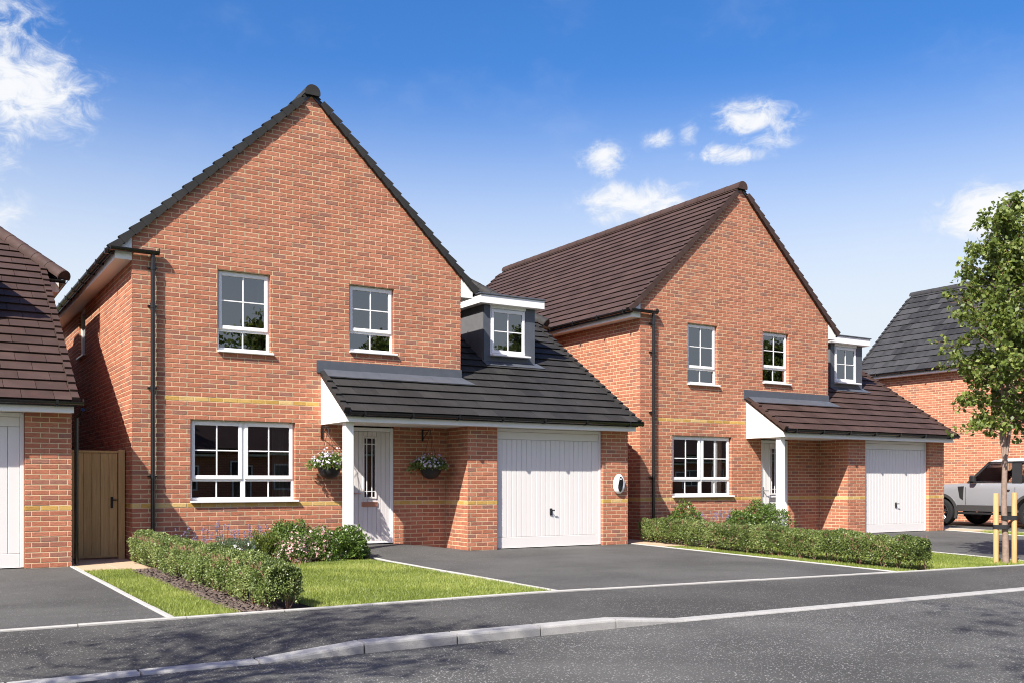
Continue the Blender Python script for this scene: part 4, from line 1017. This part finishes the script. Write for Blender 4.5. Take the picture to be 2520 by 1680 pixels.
# ------------------------------------------------------------------ trees
def tree(name, label, loc, H, fork, env, rt, n_leaf, leaf, leaders, mat, seed, group=None, side=40, cat='tree', twigs=3):
    """trunk, forked leaders, side branches reaching to the crown envelope env(height)->radius, leaves along the twigs"""
    r_ = np.random.default_rng(seed); root = thing(name, label, cat, loc, group=group)
    mb = MB(); base = np.array([0, 0, -.1]); f = np.array([.0, 0, fork])
    mb.tube([(0.02, 0, -.1), (.03, .01, fork*.2), (.0, .02, fork*.6), tuple(f)], [rt*1.15, rt, rt*.9, rt*.85], 12)
    tw = []
    for li, (dx_, dy_, top) in enumerate(leaders):
        pts = [f+np.array([0, 0, -.05])]; N_ = 9
        for k in range(1, N_+1):
            q = k/N_; pts.append(f+np.array([dx_*math.sin(q*1.5), dy_*math.sin(q*1.5), (top-fork)*q])+r_.normal(0, .03*H/6, 3)*(k < N_))
        rr = [rt*.66*(1-.88*i/N_) for i in range(N_+1)]; mb.tube([tuple(p) for p in pts], rr, 8)
        for s in range(side):
            q = (s+r_.random())/side; q = .11+.89*q; i = min(int(q*N_), N_-1); p = pts[i]+(pts[i+1]-pts[i])*(q*N_-i)
            a = r_.uniform(0, 6.283); R = env(p[2])*r_.uniform(.55, 1.02); cen = np.array([0, 0, 0]); d = np.array([math.cos(a), math.sin(a), 0])
            e = np.array([d[0]*R, d[1]*R, p[2]+R*r_.uniform(.05, .5)]); e[:2] += p[:2]*.3; m = (p+e)/2+np.array([0, 0, -.06*R])+r_.normal(0, .05*R, 3)
            rb = max(.004*H/6, rr[i]*.38); mb.tube([tuple(p), tuple(m), tuple(e)], [rb, rb*.65, rb*.3], 5); tw.append((p, m, e, R))
    mb.build('trunk', BARK, root, True)
    per = max(1, n_leaf//len(tw)); Ps, Ns = [], []; tb = MB()
    for p, m, e, R in tw:
        for t_ in range(twigs):
            q = r_.uniform(.35, 1); s0 = m+(e-m)*((q-.5)*2) if q > .5 else p+(m-p)*q*2; tip = s0+r_.normal(0, .24*R+.04*H/6, 3)*np.array([1, 1, .8])
            tb.tube([tuple(s0), tuple(tip)], [.0035*H/6, .002*H/6], 4, cap=False)
            k = r_.uniform(.1, 1.1, per//twigs+1)[:, None]; Q = s0+(tip-s0)*k+r_.normal(0, leaf*.55, (len(k), 3)); Ps.append(Q); Ns.append(np.tile(unit(tip-s0), (len(k), 1)))
    P, N_ = np.concatenate(Ps), np.concatenate(Ns); V_, F_ = leaves(P, N_, leaf, .75, .72, -.25)
    np_obj('crown', V_, F_, mat, root, np.clip(r_.normal(.5, .27, len(P)), 0, 1)); tag(tb.build('twigs', TWIG, root), kind='stuff')
    return root
tz = float(gz(12.58, -6.67))
env_s = lambda z: float(np.interp(z, [1.5, 1.9, 2.4, 3.0, 3.8, 4.6, 5.3, 5.9, 6.2], [.3, .68, .88, .92, .88, .84, .64, .38, .14]))
tree('street_tree', 'slim young leafy tree tied between two wooden stakes', (12.58, -6.67, tz), 6, 1.72, env_s, .050, 16500, .078, [(-.14, .08, 5.6), (.38, -.22, 5.9), (.16, .02, 6.05)], L_TREE, 21, side=40, twigs=4)
def stake(label, x, y, hgt, toward):
    z0 = float(gz(x, y)); r = thing('tree_stake', label, 'stake', (x, y, z0), group='stakes of the young tree'); mb = MB(); mb.tube([(0, 0, -.1), (0, 0, hgt-.012), (0, 0, hgt)], [.043, .043, .038], 14); mb.build('post', STAKEW, r, True)
    zz_ = toward[2]; tx, ty = toward[0]-x, toward[1]-y; L = math.hypot(tx, ty); ux, uy = tx/L, ty/L; n_ = (-uy, ux)
    pts = []
    for a in np.linspace(math.pi/2, 3*math.pi/2, 9): pts.append((ux*math.cos(a)*.049+n_[0]*math.sin(a)*.049, uy*math.cos(a)*.049+n_[1]*math.sin(a)*.049))
    for a in np.linspace(-math.pi/2, math.pi/2, 11): pts.append((tx+ux*math.cos(a)*.068+n_[0]*math.sin(a)*.068, ty+uy*math.cos(a)*.068+n_[1]*math.sin(a)*.068))
    mb = MB(); n = len(pts); vs = [(p[0], p[1], zz_+h_) for h_ in (-.035, .035) for p in pts]+[(p[0]*.985+.0*tx, p[1]*.985, zz_+h_) for h_ in (-.035, .035) for p in pts]
    mb.add(vs, [(i, (i+1) % n, n+(i+1) % n, n+i) for i in range(n)]+[(2*n+i, 3*n+i, 3*n+(i+1) % n, 2*n+(i+1) % n) for i in range(n)]+[(n+i, n+(i+1) % n, 3*n+(i+1) % n, 3*n+i) for i in range(n)]); mb.build('tie', STRAP, r); return r
stake('wooden stake left of the young tree, strapped lower', 12.47, -6.58, 1.16, (12.58, -6.67, .60))
stake('wooden stake right of the young tree, strapped higher', 12.70, -6.76, 1.18, (12.60, -6.67, .76))
# ------------------------------------------------------------------ houses
hideA = lambda c: (c[1] > -.3 and c[0] > 3.0 and c[0] < 5.9 and 2.2 < c[2] < 3.35 and c[1] < .2) or (c[0] < .05 and c[1] > 2.5)
hA = house((0, 0, 0), 'large red brick house in the middle with dark grey roof tiles', TGREY, 'A', door_mat=DOORW, metal=COPPER, hide=hideA, group='houses of one type in a row')
hB = house((OFFS, .02, 0), 'red brick house right of centre with brown roof tiles', TBROWN, 'B', door_mat=GARW, metal=STEEL, hide=hideA, group='houses of one type in a row')
hC = house((-10.17, .2, 0), 'house cut off at the left edge, brown roof over white garage door', TBROWN, 'C', main='plain', left_detail=False, hide=None, group='houses of one type in a row')
hD = house((25.0, -4.1, 0), 'brick house behind the tree and car with slate grey roof', TSLATE, 'D', main='left', wing=False, gauge=.33, group='houses of one type in a row')
# downpipe at the garage corner of the left house
mb = MB(); mb.tube([(9.31, -.62, .02), (9.31, -.62, 2.2), (9.36, -.9, 2.3)], [.03, .03, .03], 10); mb.build('downpipe', BLACK, hC.root, True)

# ------------------------------------------------------------------ timber gate
g = thing('timber_gate', 'tall brown timber gate between the two left houses', 'gate', (-.90, .54, 0)); gw = .895
n = 6; w = (gw-.13)/n
for i in range(n):
    mb = MB(); mb.bbox(.012+i*w, .012+(i+1)*w-.004, -.02, .0, .05, 1.70, .004, t=float(rng.random())); mb.build('board', GATEW, g)
mb = MB(); mb.bbox(gw-.11, gw-.01, -.06, .05, .0, 1.76, .006); mb.build('post', GATEW, g)
mb = MB(); mb.bbox(.0, gw-.115, -.03, .03, 1.705, 1.74, .004); mb.build('top_rail', GATEW, g)
mb = MB(); mb.bbox(.0, gw-.115, -.026, .0, .03, .06, .004); mb.build('bottom_rail', GATEW, g)
mb = MB(); mb.box(gw-.225, gw-.185, -.028, -.02, .82, 1.0); mb.tube([(gw-.205, -.02, .95), (gw-.205, -.06, .95), (gw-.13, -.062, .95)], [.011, .011, .009], 8); mb.build('handle', IRON, g, True)

# ------------------------------------------------------------------ hanging baskets, brackets
def basket(label, x, y, tip, zb, flower, lilac):
    r = thing('hanging_basket', label, 'flower basket', (x, y, zb), group='hanging baskets beside the front door')
    mb = MB(); prof = [(.195*math.sin(a), -.185*math.cos(a)+.185) for a in np.linspace(0.02, math.pi/2, 9)]; mb.lathe(prof+[(.20, .20), (.185, .205), (.15, .16), (0.01, .15)], (0, 0, 0), 'z', 20); mb.build('bowl', BOWL, r, True)
    n = 2600; d = unit(rng.normal(size=(n, 3))); d[:, 2] = np.abs(d[:, 2])*1.0-.35*rng.random(n); P = d*np.array([.31, .28, .20])*rng.uniform(.55, 1.05, n)[:, None]+np.array([-.02, 0, .235])
    P += d*(lumps((P+np.array([x, y, 0]))*4)*.05)[:, None]; leaf_obj('foliage', P, unit(d), .045, L_BASK, r, .75, .75)
    n = 150; d = unit(rng.normal(size=(n, 3))); d[:, 2] = np.abs(d[:, 2])*1.1-.2*rng.random(n); P = d*np.array([.325, .29, .225])+np.array([-.02, 0, .24]); P += d*(lumps((P+np.array([x, y, 0]))*4)*.05)[:, None]
    flower_obj(P[:lilac], d[:lilac], .042, F_LILAC, r); flower_obj(P[lilac:lilac+45], d[lilac:lilac+45], .036, F_WHITE, r)
    mb = MB(); tp = np.array(tip)-np.array([x, y, zb])
    for a in (0.3, 2.4, 4.5): mb.tube([(math.cos(a)*.19, math.sin(a)*.19, .2), tuple(tp)], [.0035, .0035], 5)
    mb.build('chain', IRON, r)
for x, lb, fl in ((3.125, 'hanging basket of pale flowers left of the porch column', 60), (5.08, 'hanging basket of lilac flowers right of the front door', 120)):
    mb = MB(); mb.box(x-.014, x+.014, -.02, -.003, 1.99, 2.21); mb.tube([(x, -.01, 2.19), (x, -.31, 2.19), (x, -.335, 2.175), (x, -.33, 2.15)], [.008, .008, .007, .006], 6); mb.tube([(x, -.012, 2.02), (x, -.28, 2.187)], [.007, .007], 6); mb.build('basket_bracket', IRON, hA.root, True)
    basket(lb, x+(.02 if x < 4 else .01), -.32, (x, -.33, 2.15), 1.29, None, fl)

# ------------------------------------------------------------------ car charger on the garage pier
e = thing('car_charger', 'white egg shaped car charger with black panel on the garage pier', 'charger', (8.97, GY, 1.20))
mb = MB(); vs = []; n, m = 28, 9
def egg(t, k=1.0):
    z = math.cos(t)*.20; wd = .142*math.sin(t)*(1+.10*math.cos(t)*-1); return wd*k, z*k
for j in range(m+1):
    q = j/m; k = math.cos(q*math.pi/2)**.55 if j < m else 0.02
    for i in range(n):
        t = 2*math.pi*i/n; sx = math.sin(t)*.142*(1-.09*math.cos(t)); vs.append((sx*k, -.02-.062*math.sin(q*math.pi/2), math.cos(t)*.20*k))
mb.add(vs, [(j*n+i, j*n+(i+1) % n, (j+1)*n+(i+1) % n, (j+1)*n+i) for j in range(m) for i in range(n)]); mb.lathe([(0, 0), (.12, 0), (.12, -.022), (0, -.022)], (0, 0, 0), 'y', 20); mb.build('shell', EVWHITE, e, True)
mb = MB(); vs = []; n = 26
def dome_y(x, z):
    q = min(.999, math.sqrt((x/.142)**2+(z/.2)**2)); s_ = math.sqrt(1-q**(2/.55)); return -.02-.062*s_
out_ = []
for i in range(n):
    t = 2*math.pi*i/n; out_.append((-.0+.058*math.sin(t)+.012*math.sin(math.cos(t)*3), .165*math.cos(t)*.92-.005))
for k in (1.0, .75, .5, .25, .02):
    for x, z in out_:
        X_, Z_ = x*k, z*k; vs.append((X_, dome_y(X_, Z_)-.005, Z_))
mb.add(vs, [(j*n+i, j*n+(i+1) % n, (j+1)*n+(i+1) % n, (j+1)*n+i) for j in range(4) for i in range(n)]); mb.build('front_panel', EVBLACK, e, True)
mb = MB(); mb.lathe([(.030, -.003), (.034, -.006), (.038, -.003), (.038, .01), (.03, .01)], (.005, dome_y(.005, -.07)-.004, -.07), 'y', 18); mb.build('socket_ring', IRON, e, True)
mb = MB(); yy = dome_y(.0, .10)-.011; mb.box(-.019, .019, yy, yy+.003, .085, .104); mb.box(-.013, -.007, yy, yy+.003, .1045, .113); mb.box(.007, .013, yy, yy+.003, .1045, .113); mb.build('logo_mark', EVWHITE, e)

# ------------------------------------------------------------------ parked car (x forward, y left; nose points away from the road)
car = thing('parked_car', 'silver off-road car with white roof parked by the far house', 'car', (22.98, -.32, float(gz(22.9, -.3))), rad(90))
HWD = .95; FA, RA = 1.34, -1.32; WR = .39
st = [(2.10, .84, .95, .50), (2.06, .89, 1.04, .44), (1.95, .92, 1.115, .42), (1.6, .945, 1.155, .42), (1.2, .95, 1.175, .42), (.75, .95, 1.20, .42), (.45, .95, 1.21, .42), (-.6, .95, 1.21, .42), (-1.7, .95, 1.21, .42), (-2.08, .93, 1.20, .44), (-2.16, .90, 1.16, .48)]
mb = MB(); vs = []
for x, w_, zt, zb in st:
    half = [(0, zb), (w_*.88, zb), (w_*.965, zb+.06), (w_*.99, zb+.2), (w_, zb+.4), (w_*.995, zt-.17), (w_*.985, zt-.09), (w_*.955, zt-.03), (w_*.90, zt), (w_*.5, zt+.018), (0, zt+.022)]
    vs += [(x, y, z) for y, z in half]+[(x, -y, z) for y, z in half[-2:0:-1]]
k = len(vs)//len(st); fs = [(i*k+j, i*k+(j+1) % k, (i+1)*k+(j+1) % k, (i+1)*k+j) for i in range(len(st)-1) for j in range(k)]+[tuple(range(k))[::-1], tuple(range((len(st)-1)*k, len(st)*k))]
mb.add(vs, fs); me = mb.mesh('body', CARP); bo = bpy.data.objects.new('body', me); COL.objects.link(bo)
bm = bmesh.new(); bm.from_mesh(me); bmesh.ops.recalc_face_normals(bm, faces=bm.faces[:]); bm.to_mesh(me); bm.free()
cuts = []
for ax in (FA, RA):
    m2 = MB(); m2.tube([(ax, -1.2, WR), (ax, 1.2, WR)], [.47, .47], 32); c = m2.build('cut', CARB)
    bm = bmesh.new(); bm.from_mesh(c.data); bmesh.ops.recalc_face_normals(bm, faces=bm.faces[:]); bm.to_mesh(c.data); bm.free()
    md = bo.modifiers.new('b', 'BOOLEAN'); md.operation = 'DIFFERENCE'; md.object = c; md.solver = 'EXACT'; cuts.append(c)
bpy.context.view_layer.update()
me2 = bpy.data.meshes.new_from_object(bo.evaluated_get(bpy.context.evaluated_depsgraph_get())); bo.modifiers.clear(); bo.data = me2
for c in cuts: bpy.data.objects.remove(c)
_auto(me2, rad(28)); bo.parent = car
def cpart(name, mb, mat, smooth=False, parent=None): return mb.build(name, mat, parent or car, smooth)
for s in (1, -1):
    m2 = MB(); m2.bbox(-.80, .82, *sorted((s*.93, s*.962)), .425, .60, .008); cpart('sill_cladding', m2, CARG)
    m2 = MB(); m2.bbox(-.82, .84, *sorted((s*.80, s*.94)), .34, .40, .01); cpart('side_step', m2, CARB)
    for ax in (FA, RA):
        m2 = MB(); th = np.linspace(-.35, math.pi+.35, 25); ri, ro = .462, .535; pts = [(ax+ri*math.cos(t), WR+ri*math.sin(t)) for t in th]+[(ax+ro*math.cos(t), WR+ro*math.sin(t)) for t in th[::-1]]
        n = len(th); y0_, y1_ = s*.925, s*.972; A_ = [(p[0], y1_, p[1]) for p in pts]; B_ = [(p[0], y0_, p[1]) for p in pts]; N2 = 2*n
        m2.add(A_+B_, [(i, i+1, N2-2-i, N2-1-i) for i in range(n-1)]+[(i, N2+i, N2+i+1, i+1) for i in range(N2-1)]); cpart('wheel_arch', m2, CARG)
    # pillars and glass
    zb, zt = 1.212, 1.80; yb, yt = s*.885, s*.775
    Q = lambda x, q: (x, yb+(yt-yb)*q, zb+(zt-zb)*q)
    def panel(nm, poly, mat, thick=.035):
        m2 = MB(); m2.prism([Q(x, q) for x, q in poly], (0, -s*thick, 0)); return cpart(nm, m2, mat)
    panel('pillar', [(.58, 0), (.48, 0), (-.12, 1), (-.02, 1)], CARB); panel('pillar', [(-.74, 0), (-1.02, 0), (-.94, 1), (-.68, 1)], CARB); panel('pillar', [(-1.85, 0), (-2.12, 0), (-2.05, 1), (-1.85, 1)], CARB)
    panel('window_rail', [(.03, .90), (-2.0, .90), (-2.0, 1.0), (-.05, 1.0)], CARB)
    for poly in ([(.475, .02), (-.735, .02), (-.69, .89), (-.055, .89)], [(-1.025, .02), (-1.845, .02), (-1.845, .89), (-.95, .89)]):
        m2 = MB(); m2.add([(p[0], p[1]-s*.012, p[2]) for p in (Q(x, q) for x, q in poly)], [(0, 1, 2, 3)]); cpart('window_glass', m2, CARGLASS)
    m2 = MB(); m2.bbox(.22, .38, *sorted((s*.97, s*1.10)), 1.22, 1.42, .035); m2.box(.26, .34, *sorted((s*.88, s*.98)), 1.21, 1.26); cpart('door_mirror', m2, CARB, True)
    m2 = MB(); m2.prism([(.80, s*.925, 1.11), (.62, s*.925, 1.12), (.64, s*.925, .74), (.74, s*.925, .80)], (0, s*.034, 0)); v_ = cpart('side_vent', m2, CARB)
    for x in (.56, -.86):
        m2 = MB(); m2.box(x-.004, x+.004, *sorted((s*.93, s*.9535)), .62, 1.10); cpart('door_gap', m2, CARB)
    m2 = MB(); m2.bbox(-.72, -.54, *sorted((s*.935, s*.982)), 1.00, 1.035, .008); cpart('door_handle', m2, CARB)
    for ax in (FA, RA):
        m2 = MB(); cy_ = s*.83; m2.lathe([(.25, -.12), (.33, -.13), (.375, -.11), (WR, -.06), (WR, .06), (.375, .11), (.33, .13), (.25, .12)], (0, 0, 0), 'y', 36); wh = m2.build('wheel', TYRE, car, True, (ax, cy_, WR))
        m2 = MB(); m2.lathe([(.255, s*.115), (.25, s*.06), (.24, -s*.05), (.05, -s*.02)], (0, 0, 0), 'y', 30); m2.lathe([(.258, s*.118), (.235, s*.123), (.23, s*.06)], (0, 0, 0), 'y', 30)
        for j in range(5):
            a = 2*math.pi*j/5+.3
            for da in (-.13, .13):
                c0, c1 = math.cos(a+da*.6), math.sin(a+da*.6); c2, c3 = math.cos(a+da), math.sin(a+da); m2.tube([(c0*.04, s*.085, c1*.04), (c2*.235, s*.10, c3*.235)], [.024, .017], 6)
        m2.lathe([(0, s*.105), (.05, s*.1), (.055, s*.06)], (0, 0, 0), 'y', 14); m2.build('rim', RIMM, wh, True)
m2 = MB(); vs = []; rs = [(.0, .73, 1.808), (-.12, .765, 1.835), (-.4, .785, 1.865), (-.9, .795, 1.885), (-1.8, .795, 1.885), (-2.05, .785, 1.865), (-2.13, .77, 1.83)]
for x, w_, z in rs: vs += [(x, -w_, 1.797), (x, -w_, z-.035), (x, -w_+.025, z-.012), (x, -w_+.09, z), (x, 0, z+.012), (x, w_-.09, z), (x, w_-.025, z-.012), (x, w_, z-.035), (x, w_, 1.797)]
m2.add(vs, [(i*9+j, i*9+j+1, (i+1)*9+j+1, (i+1)*9+j) for i in range(len(rs)-1) for j in range(8)]+[(i*9+8, i*9, (i+1)*9, (i+1)*9+8) for i in range(len(rs)-1)]+[tuple(range(9))[::-1], tuple(range((len(rs)-1)*9, len(rs)*9))]); cpart('roof', m2, CARW, True)
m2 = MB(); m2.add([(.57, -.86, 1.22), (.57, .86, 1.22), (-.01, .75, 1.80), (-.01, -.75, 1.80)], [(0, 1, 2, 3)]); cpart('windscreen', m2, CARGLASS)
m2 = MB(); m2.add([(-2.10, .86, 1.22), (-2.10, -.86, 1.22), (-2.03, -.75, 1.80), (-2.03, .75, 1.80)], [(0, 1, 2, 3)]); cpart('rear_window', m2, CARGLASS)
for y in (-.42, .42):
    m2 = MB(); m2.bbox(-.75, -.2, y-.24, y+.24, .95, 1.1, .04); m2.bbox(-.95, -.79, y-.23, y+.23, 1.0, 1.42, .04); m2.bbox(-.93, -.83, y-.12, y+.12, 1.42, 1.58, .03); cpart('seat', m2, CARB, True)
m2 = MB(); m2.bbox(.12, .54, -.85, .85, 1.05, 1.24, .03); cpart('dashboard', m2, CARB, True)
m2 = MB(); m2.lathe([(.165, -.015), (.185, 0), (.165, .015), (.15, 0), (.165, -.015)], (.06, -.42, 1.23), 'x', 20); cpart('steering_wheel', m2, CARB, True)
m2 = MB(); m2.bbox(1.98, 2.17, -.88, .88, .42, .70, .03); m2.bbox(-2.22, -2.05, -.88, .88, .42, .70, .03); cpart('bumper', m2, CARB, True)
for y in (-.68, .68): m2 = MB(); m2.bbox(2.02, 2.10, y-.14, y+.14, .84, .98, .03); cpart('headlight', m2, EVWHITE, True)

# ------------------------------------------------------------------ across the road (seen in the window reflections; shades the road)
def far_house(loc, label, tiles, w=9.0, d=7.0, ze=2.75, rise=2.6):
    r = thing('brick_house', label, 'house', loc)
    mb = MB(); ops = [(1.2, 3.0, .9, 2.1), (4.2, 5.1, 0, 2.1), (6.2, 8.0, .9, 2.1)]
    mb.box(0, w, -d, 0, -.1, ze); mb.build('wall', BRICKWORK, r)
    for i, o in enumerate(ops):
        m2 = MB(); ring(m2, o[0], o[1], o[2], o[3], .01, .05, .07); m2.box((o[0]+o[1])/2-.03, (o[0]+o[1])/2+.03, .012, .048, o[2]+.07, o[3]-.07); wn = m2.build('window' if i != 1 else 'door', WHITE, r)
        m2 = MB(); m2.box(o[0]+.07, o[1]-.07, .004, .02, o[2]+.07, o[3]-.07); m2.build('pane', EVBLACK, wn)
    mb = MB(); mb.prism([(-.3, .35, ze-.1), (w+.3, .35, ze-.1), (w+.3, -d/2, ze+rise), (-.3, -d/2, ze+rise)], (0, 0, -.12)); mb.prism([(-.3, -d-.35, ze-.1), (w+.3, -d-.35, ze-.1), (w+.3, -d/2, ze+rise), (-.3, -d/2, ze+rise)], (0, 0, -.12))
    for x in (0.02, w-.22): mb.prism([(x, 0, ze-.02), (x, -d, ze-.02), (x, -d/2, ze+rise-.15)], (.2, 0, 0))
    rf = mb.build('roof', tiles, r)
    mb = MB(); mb.box(-.3, w+.3, .34, .37, ze-.26, ze-.1); mb.build('fascia', WPAINT, r)
    mb = MB(); mb.arc_gutter((-.3, .43, ze-.1), (w+.3, .43, ze-.1), .06); mb.build('gutter', BLACK, r)
    return r
far_house((5.0, -27.5, 0), 'low brick house across the road, mirrored in the ground floor window', TBROWN, 13.5)
far_house((20.5, -29.0, 0), 'brown-roofed brick house across the road to the right', TBROWN, 10, 8, 5.0, 3.0)
far_house((34.5, -27.5, 0), 'second low brick house across the road, far to the right', TBROWN, 14)
env_b = lambda z: float(np.interp(z, [2, 3, 5, 7.5, 9.5, 10.5], [.5, 1.9, 3.0, 2.8, 1.6, .4]))
T0 = tree('broadleaf_tree', 'broad leafy tree across the road behind the low house', (8.5, -37, 0), 10, 2.3, env_b, .2, 9000, .30, [(-.6, .4, 9.6), (.8, -.5, 9.8), (.1, .9, 9.2)], L_TREE, 3, group='trees across the road', side=30)
def copy_tree(o, loc, rz, sc, label):
    c = o.copy(); COL.objects.link(c); c.location = loc; c.rotation_euler.z = rz; c.scale = (sc,)*3; c['label'] = label
    for ch in o.children: k = ch.copy(); COL.objects.link(k); k.parent = c
    return c
for i, (x, y, sc, lb) in enumerate([(15.5, -39, 1.08, 'second tree behind the low house across the road'), (18.0, -28.5, .86, 'tree in the gap between the houses across the road'), (33.0, -38, 1.05, 'tree right of the brown-roofed house across the road'), (42, -39, 1.0, 'second tree right of the houses across the road'), (52, -36, 1.15, 'furthest right tree across the road'), (1.5, -31, .9, 'tree left of the low house across the road')]): copy_tree(T0, (x, y, 0), i*1.3+.5, sc, lb)
env_h = lambda z: float(np.interp(z, [5.5, 7, 9, 11, 12.6, 13.2], [.6, 2.3, 3.0, 2.7, 1.5, .4]))
T1 = tree('roadside_tree', 'tall roadside tree behind the viewpoint shading the road', (-2.6, -18.4, 0), 10, 5.4, env_h, .17, 3800, .115, [(-.8, 1.2, 12.4), (.9, .9, 12.8), (.2, 1.6, 12.2)], L_TREE, 9, group='roadside trees casting shade', side=30)
copy_tree(T1, (-5.6, -11.6, 0), 2.2, .60, 'roadside tree left of the view shading the pavement')
copy_tree(T1, (1.6, -18.2, 0), 4.0, .97, 'roadside tree on the near verge shading the right of the road')
